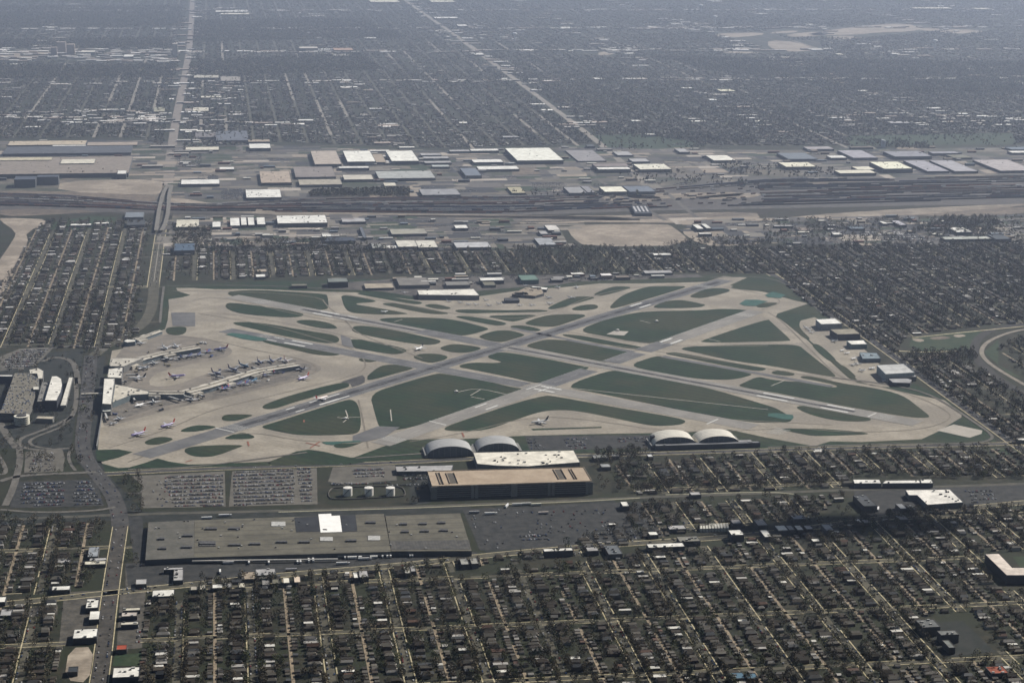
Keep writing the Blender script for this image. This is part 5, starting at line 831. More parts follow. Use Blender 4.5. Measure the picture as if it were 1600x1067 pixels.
for k, p in enumerate([(1262, 514, 1269, 514), (1266, 517, 1273, 517), (1269, 520.5, 1275, 520), (1303, 534, 1296, 532), (1316, 549, 1310, 551), (1324, 553, 1331, 551.5), (1334, 562, 1328, 564), (1341, 570, 1350, 570), (1332, 571.5, 1325, 571.5), (1346, 580, 1341, 578), (1361, 577, 1353, 579), (1364, 576.5, 1370, 574), (1382, 597, 1376, 599)]):
    plane(*p, 17 if k % 3 else 20, 'white', ['first', 'second', 'third', 'fourth', 'fifth', 'sixth', 'seventh', 'eighth', 'ninth', 'tenth', 'eleventh', 'twelfth', 'thirteenth'][k]+' small white jet on the right apron counted from its far end', False, 'business jets on the right apron', 'business_jet', 'business jet')
for k, p in enumerate([(872, 450.5, 876, 452), (901, 450.5, 903, 453), (858, 466.5, 864, 467), (893, 466.5, 899, 467), (860, 475.5, 867, 475), (702, 472, 709, 473), (720, 474, 727, 474.5), (733, 477, 740, 477.5), (745, 477, 751, 477), (780, 475.5, 787, 476), (765, 478, 771, 478), (813, 478, 819, 477.5), (832, 478, 838, 478), (633, 458.5, 640, 458.5), (822, 447.5, 829, 448), (760, 470, 767, 470)]):
    plane(*p, 16 if k > 4 else 20, 'white', ['first', 'second', 'third', 'fourth', 'fifth', 'sixth', 'seventh', 'eighth', 'ninth', 'tenth', 'eleventh', 'twelfth', 'thirteenth', 'fourteenth', 'fifteenth', 'sixteenth'][k]+' light aircraft on the far apron in a loose line', k < 5, 'light aircraft on the far apron', 'light_aircraft', 'light aircraft')
for p in [(326, 551, 331, 546.5, 32, 'blue', 'blue jet below the far concourse, third from left'), (283, 560, 279, 555, 32, 'navy', 'navy jet below the far concourse bend'), (275, 543, 281, 547, 30, 'white', 'white jet above the far concourse bend'), (360, 605, 366, 600, 32, 'violet', 'violet jet squeezed under the near concourse between a blue and a navy jet'), (386, 600, 391, 595, 32, 'blue', 'blue jet under the near concourse between navy and teal ones'), (430, 583, 434, 578, 32, 'blue', 'blue jet under the near concourse second from its tip'), (405, 568, 411, 573, 32, 'navy', 'navy jet above the near concourse, fifth from left'), (300, 626, 296, 620, 30, 'white', 'white jet below the walkway beside the slanting bridge'), (240, 630, 236, 624, 30, 'dtail', 'white jet with dark tail below the fan shaped wing'), (186, 656, 180, 652, 26, 'white', 'white jet at the lower left stand of the terminal'), (176, 663, 170, 662, 20, 'white', 'small white jet on the lowest terminal stand'), (240, 569, 235, 565, 28, 'white', 'white jet under the root of the far concourse')]: plane(*p)
cart = MB(); cart.box(-3.2, 3.2, -1.2, 1.2, .6, 2.4); cart.box(1.6, 3.1, -1.1, 1.1, 2.4, 3.1); CART = cart.mesh('service_vehicle', OBJT if 'OBJT' in globals() else GREYV)
rv = random.Random(3); k = 0
for poly in ([(225, 622), (290, 622), (350, 604), (470, 575), (480, 584), (400, 604), (300, 634), (180, 660), (170, 650)], [(200, 574), (300, 556), (350, 552), (330, 562), (230, 578), (205, 600)], [(200, 560), (300, 536), (330, 538), (260, 543), (205, 558)], [(320, 590), (440, 562), (450, 558), (330, 580)]):
    xs = [q[0] for q in poly]; ys = [q[1] for q in poly]
    for _ in range(60):
        x, y = rv.uniform(min(xs), max(xs)), rv.uniform(min(ys), max(ys))
        if k < 120 and inpoly(np.array([x]), np.array([y]), poly)[0]:
            k += 1; c = G(x, y); o = link(bpy.data.objects.new('service_vehicle', CART)); o.location = (c[0], c[1], .3); o.rotation_euler = (0, 0, rv.uniform(0, 6.28)); s_ = rv.uniform(.8, 1.7); o.scale = (s_, s_, s_); cl, cn = rv.choice([((.5, .5, .48), 'white'), ((.04, .045, .06), 'dark'), ((.25, .22, .15), 'drab'), ((.05, .07, .16), 'blue')]); o.color = (*cl, 1)
            tag(o, '%s ramp vehicle among the gates, x' % cn, 'ramp vehicle', 'ramp vehicles round the gates'); o['px'] = x
ORD = lambda n: '%d%s' % (n, 'th' if 10 <= n % 100 <= 20 else {1: 'st', 2: 'nd', 3: 'rd'}.get(n % 10, 'th'))
vs = sorted([o for o in COL.objects if o.name.startswith('service_vehicle')], key=lambda o: o['px'])
for i_, o in enumerate(vs):
    del o['px']; o['label'] = o['label'].replace(', x', ', %s from the left' % ORD(i_+1))
# navaids on the infield
for px, py, lb in ((965, 517, 'white equipment hut on the pale pad in the right infield'), (1026, 503, 'small white dome hut in the right infield'), (540, 655, 'small white hut in the lower left infield'), (713, 613, 'white pale hut on the bent track in the big infield')):
    c = G(px, py); t = empty('equipment_hut', (c[0], c[1], 0)); tag(t, lb, 'hut', 'equipment huts on the infield')
    b = MB(); b.box(-4, 4, -3, 3, 0, 3.2); b.build('wall', wallm(LW, False), t); b = MB(); b.tube((0, 0, 3.2), (0, 0, 4.6), 3.6, 1.2, 10); b.build('roof', roofm(WHITE), t)
# ------------------------------------------------------------ mass generators
def ordn(n):
    return '%d%s' % (n, 'th' if 10 <= n % 100 <= 20 else {1: 'st', 2: 'nd', 3: 'rd'}.get(n % 10, 'th'))
def dist(X, Y): return np.hypot(np.asarray(X)-CX, np.asarray(Y)-CY)
def inworld(X, Y, polys):
    px, py = P(X, Y); r = np.zeros(px.shape, bool)
    for z in polys: r |= inpoly(px, py, z)
    return r
GARDEN = [[(930, 712), (1210, 706), (1590, 698), (1580, 745), (1330, 745), (1000, 772)]]
# house lots
hx_, hy_, hs_, gx_, gy_ = [], [], [], [], []
for k in KX:
    Ys = []
    for j in range(-7, 78):
        if RNG.random() < .03 and j > 0: continue
        y0 = j*BY+9; pitch = RNG.choice([9.6, 10.4, 11.5]); n = int(183/pitch); Ys.append(y0+pitch*(np.arange(n)+.5))
    Y = np.concatenate(Ys)
    for s in (1, -1):
        y = Y+RNG.normal(0, .4, len(Y)); X = np.full(len(Y), k*BX+s*0.0)
        far = dist(X, y) > 11500
        keep = RNG.random(len(Y)) < np.where(far, .4, np.where(Y > 3300, .72, .93))
        keep &= in_view(X, y, 60)
        y = y[keep]; setb = RNG.normal(21.5, 1.2, len(y))
        setb = setb+np.where(y > 3300, RNG.normal(0, 5, len(y)), 0)
        hx_.append(k*BX+s*setb); hy_.append(y); hs_.append(np.full(len(y), k*10+(1 if s > 0 else 0)))
        g_ = RNG.random(len(y)) < .8
        gx_.append((k*BX+s*43.6)+RNG.normal(0, .5, g_.sum())); gy_.append(y[g_]+RNG.normal(0, 1, g_.sum()))
HX, HY, HS = map(np.concatenate, (hx_, hy_, hs_)); GX, GY = np.concatenate(gx_), np.concatenate(gy_)
BAD = ZONES+WOODS+OPEN
m_ = (RNG.random(len(HX)) < np.clip(.62+.7*np.random.default_rng(8).random(8000)[(np.floor(HX/BX).astype(int)*37+np.floor(HY/BY).astype(int)*101) % 8000], 0, 1)) & ~blocked(HX, HY, BAD) & ~(np.abs(HX) < np.where(HY > 2900, 42, 24)) & ~((np.abs(HX-1609) < 32) & (HY > 2400)); HX, HY, HS = HX[m_], HY[m_], HS[m_]
m_ = ~blocked(GX, GY, BAD) & (dist(GX, GY) < 8500); GX, GY = GX[m_], GY[m_]
ROOFC = np.array([(.050, .042, .031), (.074, .067, .054), (.034, .030, .025), (.115, .106, .09), (.056, .045, .036), (.15, .144, .134), (.10, .058, .042), (.060, .064, .068), (.29, .28, .26), (.50, .49, .45)])
ROOFN = ['dark brown', 'grey', 'near black', 'light grey', 'brown', 'pale grey', 'rust red', 'slate', 'silver', 'white']
ROOFP = np.array([.19, .17, .16, .13, .08, .08, .02, .08, .05, .04]); ROOFP /= ROOFP.sum()
WALLC = np.array([(.09, .062, .048), (.12, .09, .066), (.17, .15, .12), (.26, .245, .22), (.065, .05, .042)])
def cols(n, table, p=None, jit=.12):
    i = RNG.choice(len(table), n, p=p); return np.clip(table[i]*(1+RNG.normal(0, jit, (n, 1))), .01, .8), i
# unit gable / hip house: 10 verts, 14 triangles
def houses_mesh(name, X, Y, lx, ly, hw, hr, roofc, wallc, hip, flat=None, label=None):
    n = len(X); V = np.zeros((n, 10, 3), np.float32); sx = np.array([-1, 1, 1, -1]); sy = np.array([-1, -1, 1, 1])
    for i in range(4):
        V[:, i, 0] = X+sx[i]*lx/2; V[:, i, 1] = Y+sy[i]*ly/2
        V[:, 4+i, 0] = X+sx[i]*lx/2; V[:, 4+i, 1] = Y+sy[i]*ly/2; V[:, 4+i, 2] = hw
    V[:, 8, 0] = X-lx/2+hip; V[:, 9, 0] = X+lx/2-hip; V[:, 8, 1] = V[:, 9, 1] = Y; V[:, 8, 2] = V[:, 9, 2] = hw+hr
    T = np.array([(0, 1, 5), (0, 5, 4), (1, 2, 6), (1, 6, 5), (2, 3, 7), (2, 7, 6), (3, 0, 4), (3, 4, 7), (4, 5, 9), (4, 9, 8), (6, 7, 8), (6, 8, 9), (5, 6, 9), (7, 4, 8)])
    F = (T[None]+10*np.arange(n)[:, None, None]).reshape(-1, 3)
    C = np.zeros((n, 14, 3), np.float32); C[:, :8] = wallc[:, None]; C[:, 8:] = roofc[:, None]
    o = np_mesh(name, V.reshape(-1, 3), F, TINT, C.reshape(-1, 3)); return o
d_ = dist(HX, HY); od = np.argsort(d_); HX, HY, HS = HX[od], HY[od], HS[od]; n = len(HX)
px_, py_ = P(HX, HY, 3); seen = (px_ > -4) & (px_ < 1604) & (py_ < 1069)
first = np.where(seen)[0][:300]; rest = np.setdiff1d(np.arange(n), first)
lx = RNG.uniform(10, 19, n); ly = RNG.uniform(6.0, 8.6, n); hw = RNG.choice([3.4, 3.8, 5.6], n, p=[.5, .3, .2]); hr = RNG.uniform(1.8, 3.0, n); hip = RNG.choice([0, 3.0], n, p=[.45, .55])
RC_, RI = cols(n, ROOFC, ROOFP); fb = (HY > 200) & (RNG.random(n) < .07); RC_[fb] = RNG.uniform(.38, .62, (fb.sum(), 1))*np.array([1, .98, .93]); RI[fb] = 9; lx[fb] *= 1.3; ly[fb] *= 1.2
WC_, WI = cols(n, WALLC); fl = RI >= 8; hr[fl] = .3; hip[fl] = 0
print('HOUSES', n, 'garages', len(GX))
# commercial roofs strung along the main roads, far off: same mass
cm = []
for q in range(2000):
    if RNG.random() < .6: X = RNG.uniform(-1600, 8000); Y = round(RNG.uniform(3.2, 15000/1609.))*1609.0+RNG.choice([-1, 1])*RNG.uniform(22, 50)
    else: X = round(RNG.uniform(-2, 9))*804.7+RNG.choice([-1, 1])*RNG.uniform(25, 60); Y = RNG.uniform(3300, 14000)
    cm.append((X, Y, RNG.uniform(18, 95), RNG.uniform(12, 45)))
for zp, nn in (([(0, 77), (280, 77), (280, 99), (0, 96)], 150), ([(0, 178), (255, 170), (258, 196), (140, 196), (0, 186)], 60), ([(150, 190), (258, 174), (262, 192), (160, 198)], 40), ([(300, 110), (380, 112), (380, 215), (290, 215)], 45), ([(300, 12), (390, 14), (390, 26), (300, 24)], 25), ([(1000, 36), (1120, 38), (1120, 48), (1000, 48)], 40), ([(940, 70), (1000, 72), (1000, 82), (940, 82)], 20), ([(1270, 178), (1600, 180), (1600, 200), (1270, 200)], 40), ([(620, 40), (800, 40), (850, 70), (700, 66)], 50)):
    q = np.array(W(zp)); x0, y0 = q.min(0); x1, y1 = q.max(0)
    for _ in range(nn*3):
        X, Y = RNG.uniform(x0, x1), RNG.uniform(y0, y1); a_, b_ = P(np.array([X]), np.array([Y]))
        if RNG.random() < .5 and inpoly(a_, b_, zp)[0]: cm.append((X, Y, RNG.uniform(14, 70), RNG.uniform(10, 30)))
cm = np.array(cm); m_ = in_view(cm[:, 0], cm[:, 1], 0) & (cm[:, 1] > 3600); cm = cm[m_]; nc = len(cm)
cc_, _ = cols(nc, np.array([(.60, .58, .54), (.38, .35, .31), (.18, .17, .155), (.68, .66, .60), (.28, .23, .19)]))
o = houses_mesh('house', np.r_[HX[rest], cm[:, 0]], np.r_[HY[rest], cm[:, 1]], np.r_[lx[rest], cm[:, 2]], np.r_[ly[rest], cm[:, 3]], np.r_[hw[rest], np.full(nc, 7.)], np.r_[hr[rest], np.full(nc, .3)], np.r_[RC_[rest], cc_], np.r_[WC_[rest], cc_*.5], np.r_[hip[rest], np.zeros(nc)])
tag(o, kind='stuff')
def unit_house(hipf, flat):
    b = MB(); b.quad_prism([(-.5, -.5), (.5, -.5), (.5, .5), (-.5, .5)], 0, 1, top=False); w_ = b.mesh('wall', OBJT)
    b = MB(); e = .53; r_ = .5-hipf; zt = 1.02 if flat else 1.62
    b.v = [(-e, -e, .98), (e, -e, .98), (e, e, .98), (-e, e, .98), (-r_-.03, 0, zt), (r_+.03, 0, zt)]
    b.f = [(0, 1, 5, 4), (2, 3, 4, 5), (1, 2, 5), (3, 0, 4), (3, 2, 1, 0)]
    if flat: b = MB(); b.quad_prism([(-e, -e), (e, -e), (e, e), (-e, e)], .98, 1.06)
    rf = b.mesh('roof', OBJT)
    b = MB(); b.box(.12, .17, .18, .30, 1.05, 1.8 if not flat else 1.35); ch = b.mesh('chimney', OBJT)
    b = MB(); b.quad_prism([(-.62, -.32), (-.5, -.32), (-.5, .32), (-.62, .32)], 0, .55); po = b.mesh('porch', OBJT)
    return w_, rf, ch, po
UH = {0: unit_house(.2, False), 1: unit_house(0, False), 2: unit_house(0, True)}
def street_name(k): return ('%s street right of the avenue' % ordn(k)) if k > 0 else ('%s street left of the avenue' % ordn(-k))
cnt = {}
for i in sorted(first, key=lambda q: HY[q]):
    s = HS[i] % 10; k = (HS[i]-s)//10; key = int(HS[i]); cnt[key] = cnt.get(key, 0)+1
    t = empty('house', (HX[i], HY[i], 0)); t.scale = (lx[i]*(1 if s else -1), ly[i], hw[i])
    tag(t, '%s-roofed house, %s from bottom, %s side, %s' % (ROOFN[RI[i]].replace(' ', '-'), ordn(cnt[key]), 'right' if s else 'left', street_name(k)), 'house', 'houses along the near streets')
    ms = UH[2 if fl[i] else (0 if hip[i] else 1)]
    w_ = link(bpy.data.objects.new('wall', ms[0]), t); w_.color = (*WC_[i], 1)
    r_ = link(bpy.data.objects.new('roof', ms[1]), t); r_.color = (*RC_[i], 1)
    c_ = link(bpy.data.objects.new('chimney', ms[2]), r_); c_.color = (.12, .07, .05, 1)
    p_ = link(bpy.data.objects.new('porch', ms[3]), t); p_.color = (*(WC_[i]*1.2), 1)
# garages
od = np.argsort(dist(GX, GY)); GX, GY = GX[od], GY[od]; n = len(GX); px_, py_ = P(GX, GY, 2); seen = (px_ > -2) & (px_ < 1602) & (py_ < 1069)
first = np.where(seen)[0][:300]; rest = np.setdiff1d(np.arange(n), first)
lx = RNG.uniform(5.5, 7.5, n); ly = RNG.uniform(5.5, 7.5, n); RC_, RI = cols(n, ROOFC, ROOFP); WC_, _ = cols(n, WALLC*1.3); hw = np.full(n, 2.7); hr = RNG.uniform(.6, 1.5, n)
tag(houses_mesh('garage', GX[rest], GY[rest], lx[rest], ly[rest], hw[rest], hr[rest], RC_[rest], WC_[rest], np.zeros(len(rest))), kind='stuff')
b = MB(); b.quad_prism([(-.5, -.5), (.5, -.5), (.5, .5), (-.5, .5)], 0, 1, top=False); GWM = b.mesh('wall', OBJT)
b = MB(); b.v = [(-.54, -.54, .97), (.54, -.54, .97), (.54, .54, .97), (-.54, .54, .97), (-.54, 0, 1.4), (.54, 0, 1.4)]; b.f = [(0, 1, 5, 4), (2, 3, 4, 5), (1, 2, 5), (3, 0, 4), (3, 2, 1, 0)]; GRM = b.mesh('roof', OBJT)
cnt = {}
for i in sorted(first, key=lambda q: GY[q]):
    k = int(round(GX[i]/BX-.5)); s = GX[i] > (k+.5)*BX; key = (k, s); cnt[key] = cnt.get(key, 0)+1
    t = empty('garage', (GX[i], GY[i], 0)); t.scale = (lx[i], ly[i], 2.7)
    nm = 'right of %s street %s' % (ordn(k) if k > 0 else 'the' if k == 0 else ordn(-k), 'past avenue' if k > 0 else 'itself' if k == 0 else 'before avenue')
    tag(t, '%s garage, %s from bottom, %s side of alley %s' % (ROOFN[RI[i]], ordn(cnt[key]), 'right' if s else 'left', nm), 'garage', 'garages along the near alleys')
    w_ = link(bpy.data.objects.new('wall', GWM), t); w_.color = (*WC_[i], 1); r_ = link(bpy.data.objects.new('roof', GRM), t); r_.color = (*RC_[i], 1)

# ------------------------------------------------------------ trees
def crown_template(nq, rng):
    u = rng.normal(size=(nq, 3)); u /= np.linalg.norm(u, axis=1)[:, None]; c = u*rng.uniform(.35, 1, (nq, 1))**.6
    c[:, 2] = c[:, 2]*.5+.62; c[:, 0] *= .5; c[:, 1] *= .5                     # unit tree: crown 1 wide, top near 1
    a = rng.normal(size=(nq, 3)); a /= np.linalg.norm(a, axis=1)[:, None]; b_ = np.cross(a, rng.normal(size=(nq, 3))); b_ /= np.linalg.norm(b_, axis=1)[:, None]
    s = .066 if nq > 40 else .105 if nq > 20 else .2*rng.uniform(.7, 1.4, (nq, 1)); e = s*rng.uniform(.5, 1.0, (nq, 1))
    return np.stack([c-a*s-b_*e, c+a*s-b_*e*.6, c+a*s*.9+b_*e, c-a*s*.8+b_*e*.8], 1)
def trees_mesh(name, X, Y, wd, ht, colr, nq):
    TT = [crown_template(nq, RNG) for _ in range(12)]; n = len(X); ti = RNG.integers(0, 12, n); V = np.stack(TT)[ti]; th = RNG.uniform(0, 6.28, n)
    c, s = np.cos(th)[:, None, None], np.sin(th)[:, None, None]; x = V[..., 0]*c-V[..., 1]*s; y = V[..., 0]*s+V[..., 1]*c
    W_ = wd[:, None, None]; Vw = np.stack([x*W_+X[:, None, None], y*W_+Y[:, None, None], V[..., 2]*ht[:, None, None]], -1).reshape(-1, 3)
    F = np.arange(len(Vw)).reshape(-1, 4); C = np.repeat(colr, nq, 0)*RNG.uniform(.75, 1.25, (n*nq, 1))
    return np_mesh(name, Vw, F, WOOD, C)
TREEC = np.array([(.088, .074, .048), (.062, .055, .037), (.112, .092, .060), (.070, .076, .034), (.044, .040, .029), (.018, .032, .020), (.095, .095, .045)]); TREEP = np.array([.26, .24, .15, .12, .13, .06, .04]); TREEN = ['bare grey brown', 'bare dark', 'bare tan', 'greening', 'bare blackish', 'dark evergreen', 'yellow green']
tx, ty = [], []
NT = 230000
# candidates, uniform on the ground inside the view, denser near street lines
Yc = RNG.uniform(-1400, 15500, NT*2); Xc = RNG.uniform(-1700, 7600, NT*2); m_ = in_view(Xc, Yc, 60); Xc, Yc = Xc[m_], Yc[m_]
m_ = RNG.random(len(Xc)) < np.where(dist(Xc, Yc) > 10500, .55, 1.0); Xc, Yc = Xc[m_], Yc[m_]
nearm = dist(Xc, Yc) < 7000
ex = RNG.uniform(-1400, 3600, 60000); exx = RNG.uniform(-1300, 3700, 60000); m_ = in_view(exx, ex, 40); Xc = np.r_[Xc, exx[m_]]; Yc = np.r_[Yc, ex[m_]]
fx = np.abs((Xc/BX+.5) % 1-.5)*BX; fy = np.abs((Yc/BY+.5) % 1-.5)*BY
snap = RNG.random(len(Xc)) < np.where(Yc > 3300, .08, .45); side = np.sign(RNG.random(len(Xc))-.5); Xc = np.where(snap, np.round(Xc/BX)*BX+side*(10.2+RNG.normal(0, .7, len(Xc))), Xc)
snap2 = ~snap & (RNG.random(len(Xc)) < np.where(Yc > 3300, .1, .5)); Xc = np.where(snap2, np.round(Xc/BX)*BX+side*(34+RNG.normal(0, 3, len(Xc))), Xc)
fx = np.abs((Xc/BX+.5) % 1-.5)*BX; ok = (fx > 6) & ~blocked(Xc, Yc, ZONES+OPEN+WOODS) & (np.abs(Xc) > np.where(Yc > 2900, 34, 22)) & ~((np.abs(Xc-1609) < 26) & (Yc > 2400))
# clumpy density so that some quarters are leafier than others
def vnoise(X, Y, s, seed):
    r_ = np.random.default_rng(seed).random((256, 256)); x = X/s; y = Y/s; xi = np.floor(x).astype(int); yi = np.floor(y).astype(int); fx_ = x-xi; fy_ = y-yi; fx_ = fx_*fx_*(3-2*fx_); fy_ = fy_*fy_*(3-2*fy_); A = lambda i, j: r_[(xi+i) % 256, (yi+j) % 256]
    return (A(0, 0)*(1-fx_)+A(1, 0)*fx_)*(1-fy_)+(A(0, 1)*(1-fx_)+A(1, 1)*fx_)*fy_
dn = .35+.8*vnoise(Xc, Yc, 420, 3)*(.5+vnoise(Xc, Yc, 90, 5)); dn *= np.where(Yc < 0, .82, 1.0); dn *= np.where((Xc < 450) & (Yc > 1600) & (Yc < 2500), .45, 1.0); dn *= np.where((Xc < 0) & (Yc > 0) & (Yc < 2600), .7, 1.0); dn *= np.where((Yc > 3300) & (Yc < 7300) & (Xc < 1500), .5, 1.0)*np.where(Yc > 3300, .55+.9*vnoise(Xc, Yc, 1100, 9), 1)
dn = np.where((Xc > 1400) & (Yc > 100) & (Yc < 2600), np.minimum(1, dn*2.4), dn)
ok &= RNG.random(len(Xc)) < dn; tx.append(Xc[ok]); ty.append(Yc[ok])
def scatter(polypx, spacing, world=None):
    q = np.array(W(polypx)); x0, y0 = q.min(0); x1, y1 = q.max(0); n_ = int((x1-x0)*(y1-y0)/spacing**2); X = RNG.uniform(x0, x1, n_); Y = RNG.uniform(y0, y1, n_)
    px, py = P(X, Y); k = inpoly(px, py, polypx) & ~((np.abs(X) < 34) & (Y > 2900)) & (px > -60) & (px < 1660) & (py > -30); return X[k], Y[k]
for wpoly, sp in [(z, 13) for z in WOODS[:4]]+[(WOODS[4], 13), (WOODS[5], 15)]+[([(930, 708), (1020, 700), (1020, 715), (940, 728)], 13), ([(960, 752), (1300, 748), (1300, 760), (965, 768)], 15), ([(980, 792), (1080, 790), (1080, 802), (985, 806)], 10),
    ([(1415, 552), (1520, 550), (1530, 565), (1420, 566)], 10), ([(1320, 218), (1450, 226), (1452, 233), (1390, 233)], 14), ([(1320, 210), (1600, 205), (1600, 228), (1330, 230)], 42), ([(905, 210), (1100, 212), (1100, 235), (920, 234)], 38), ([(0, 560), (160, 545), (140, 700), (150, 740), (0, 745)], 34), ([(930, 706), (1000, 700), (1005, 770), (940, 770)], 20), ([(190, 742), (225, 742), (225, 800), (200, 800)], 16), ([(640, 742), (670, 742), (668, 790), (636, 792)], 25), ([(860, 212), (1000, 206), (1180, 214), (1180, 226), (1080, 222), (940, 214)], 26), ([(485, 300), (640, 296), (640, 309), (485, 308)], 8), ([(270, 380), (500, 376), (600, 385), (600, 395), (270, 395)], 13), ([(1480, 340), (1560, 342), (1560, 368), (1420, 366)], 13), ([(1020, 386), (1200, 386), (1200, 378), (1120, 372)], 14), ([(1190, 345), (1600, 340), (1600, 380), (1190, 384)], 24), ([(950, 268), (1100, 272), (1200, 290), (1000, 286)], 30), ([(1100, 252), (1300, 265), (1300, 279), (1150, 276)], 25), ([(1290, 742), (1450, 738), (1600, 738), (1600, 748), (1460, 746)], 11), ([(1190, 795), (1340, 790), (1340, 812), (1180, 825)], 22), ([(1340, 800), (1600, 795), (1600, 812), (1350, 822)], 21), ([(0, 812), (95, 812), (90, 822), (0, 822)], 12), ([(270, 355), (330, 358), (330, 378), (270, 378)], 12), ([(90, 268), (190, 268), (190, 276), (90, 278)], 13), ([(800, 300), (1000, 305), (1010, 310), (800, 308)], 30), ([(1280, 812), (1540, 805), (1540, 826), (1290, 830)], 24)]:
    X, Y = scatter(wpoly, sp); tx.append(X); ty.append(Y)
TX, TY = np.concatenate(tx), np.concatenate(ty); od = np.argsort(dist(TX, TY)); TX, TY = TX[od], TY[od]; n = len(TX); D = dist(TX, TY); print('TREES', n, (D < 4000).sum(), (D < 6500).sum())
TC, TI = cols(n, TREEC, TREEP/TREEP.sum(), .18); TH = RNG.uniform(8, 15, n); TW = TH*RNG.uniform(.65, .95, n)
px_, py_ = P(TX, TY, 5); seen = (px_ > 0) & (px_ < 1600) & (py_ < 1067); first = np.where(seen)[0][:300]; mk = np.ones(n, bool); mk[first] = False
far = D > 9000; TW = np.where(far, TW*1.35, TW)
for k, (lo, hi, nq) in enumerate(((0, 3900, 72), (3900, 6500, 30), (6500, 9000, 9), (9000, 1e9, 6))):
    s = mk & (D >= lo) & (D < hi)
    if k == 0: V0 = s
TR = [trees_mesh('tree_part', TX[s], TY[s], TW[s], TH[s], TC[s], nq) for s, nq in [((mk & (D >= lo) & (D < hi)), nq) for lo, hi, nq in ((0, 3900, 72), (3900, 6500, 30), (6500, 9000, 9), (9000, 1e9, 6))]]
def join_np(objs, name, m):
    Vs, Fs, Cs = [], [], []; base = 0
    for o in objs:
        me = o.data; v = np.empty(len(me.vertices)*3, np.float32); me.vertices.foreach_get('co', v); f = np.empty(len(me.loops), np.int32); me.loops.foreach_get('vertex_index', f)
        c = np.empty(len(me.polygons)*4, np.float32); me.attributes['col'].data.foreach_get('color', c)
        Vs.append(v.reshape(-1, 3)); Fs.append(f.reshape(-1, 4)+base); Cs.append(c.reshape(-1, 4)[:, :3]); base += len(me.vertices); bpy.data.objects.remove(o); bpy.data.meshes.remove(me)
    return np_mesh(name, np.concatenate(Vs), np.concatenate(Fs), m, np.concatenate(Cs))
tag(join_np(TR, 'tree', WOOD), kind='stuff')
OBJW = mat('branch_tint', (1, 1, 1), objcol=True, fine=.3, finescale=2)
TM = []
for v in range(5):
    q = crown_template(190, np.random.default_rng(50+v)); q = (q-q.mean(1, keepdims=True))*.85+q.mean(1, keepdims=True); me = bpy.data.meshes.new('crown'); me.from_pydata([tuple(map(float, p)) for p in q.reshape(-1, 3)], [], [tuple(range(4*i, 4*i+4)) for i in range(190)]); me.materials.append(OBJW)
    b = MB(); b.tube((0, 0, 0), (0, 0, .45), .03, .02, 6); rr = random.Random(v)
    for _ in range(9): a = rr.uniform(0, 6.28); z = rr.uniform(.22, .45); r2 = rr.uniform(.2, .42); b.tube((0, 0, z), (r2*math.cos(a), r2*math.sin(a), z+rr.uniform(.2, .45)), .012, .003, 4, False)
    TM.append((me, b.mesh('trunk', BARK)))
cnt = {}
for i in sorted(first, key=lambda q: TY[q]):
    k = int(round(TX[i]/BX)); cnt[k] = cnt.get(k, 0)+1; t = empty('tree', (TX[i], TY[i], 0), RNG.uniform(0, 6)); t.scale = (TW[i], TW[i], TH[i])
    tag(t, '%s tree, %s from the bottom beside %s' % (TREEN[TI[i]], ordn(cnt[k]), ('the wide avenue' if k == 0 else 'the '+street_name(k))), 'tree', 'trees in the near gardens')
    me, tr = TM[i % 5]; c_ = link(bpy.data.objects.new('crown', me), t); c_.color = (*TC[i], 1); link(bpy.data.objects.new('trunk', tr), t)

# ------------------------------------------------------------ cars
cxs, cys, can, cpl = [], [], [], []
def lot(polypx, name, fill=.86, row=21, pitch=2.75, ang=0):
    q = np.array(W(polypx)); x0, y0 = q.min(0); x1, y1 = q.max(0); Y = np.arange(y0+3, y1-3, row)
    for yy in Y:
        for o in (-2.7, 2.7):
            X = np.arange(x0+2, x1-2, pitch); px, py = P(X, np.full(X.shape, yy+o)); k = inpoly(px, py, polypx) & (RNG.random(len(X)) < fill) & (((X-x0) % 140) > 7)
            X = X[k]; cxs.append(X+RNG.normal(0, .12, len(X))); cys.append(yy+o+RNG.normal(0, .25, len(X))); can.append(np.full(len(X), math.pi/2)+RNG.choice([0, math.pi], len(X))); cpl.extend([name]*len(X))
lot(D1([(1010, 420), (1400, 392), (1405, 600), (1090, 610)]), 'the long stay lot'); lot(D1([(1465, 390), (1840, 375), (1840, 585), (1440, 600)]), 'the lot left of the fuel tanks'); lot(D1([(930, 430), (1010, 425), (1090, 605), (920, 610)]), 'the long stay lot', .12)
lot(D2([(250, 365), (350, 360), (350, 575), (260, 580)]), 'the lot left of the fuel tanks'); lot(D2([(580, 360), (800, 350), (805, 420), (590, 420)]), 'the small lot above the fuel tanks'); lot(D2([(450, 462), (860, 458), (1030, 455), (1030, 475), (450, 478)]), 'the row above the fuel tanks', .8)
lot(D2([(890, 385), (1060, 385), (1075, 432), (900, 438)]), 'the rental car rows'); lot(D1([(130, 450), (400, 440), (400, 600), (130, 600)]), 'the lower left lot', .8); lot(D1([(455, 450), (560, 448), (640, 590), (460, 600)]), 'the lower left lot', .8); lot(D1([(190, 265), (330, 265), (330, 380), (170, 385)]), 'the small square lot at left', .4)
lot(crop(0, 430, [(10, 540), (130, 470), (310, 460), (200, 570), (40, 590)]), 'the upper left lot', .85); lot(crop(800, 640, [(90, 175), (130, 175), (210, 245), (100, 250)]), 'the hangar lot', .5); lot(crop(800, 640, [(320, 180), (470, 180), (470, 240), (330, 250)]), 'the hangar lot', .35); lot(crop(800, 640, [(640, 170), (860, 170), (850, 200), (650, 205)]), 'the hangar lot', .5)
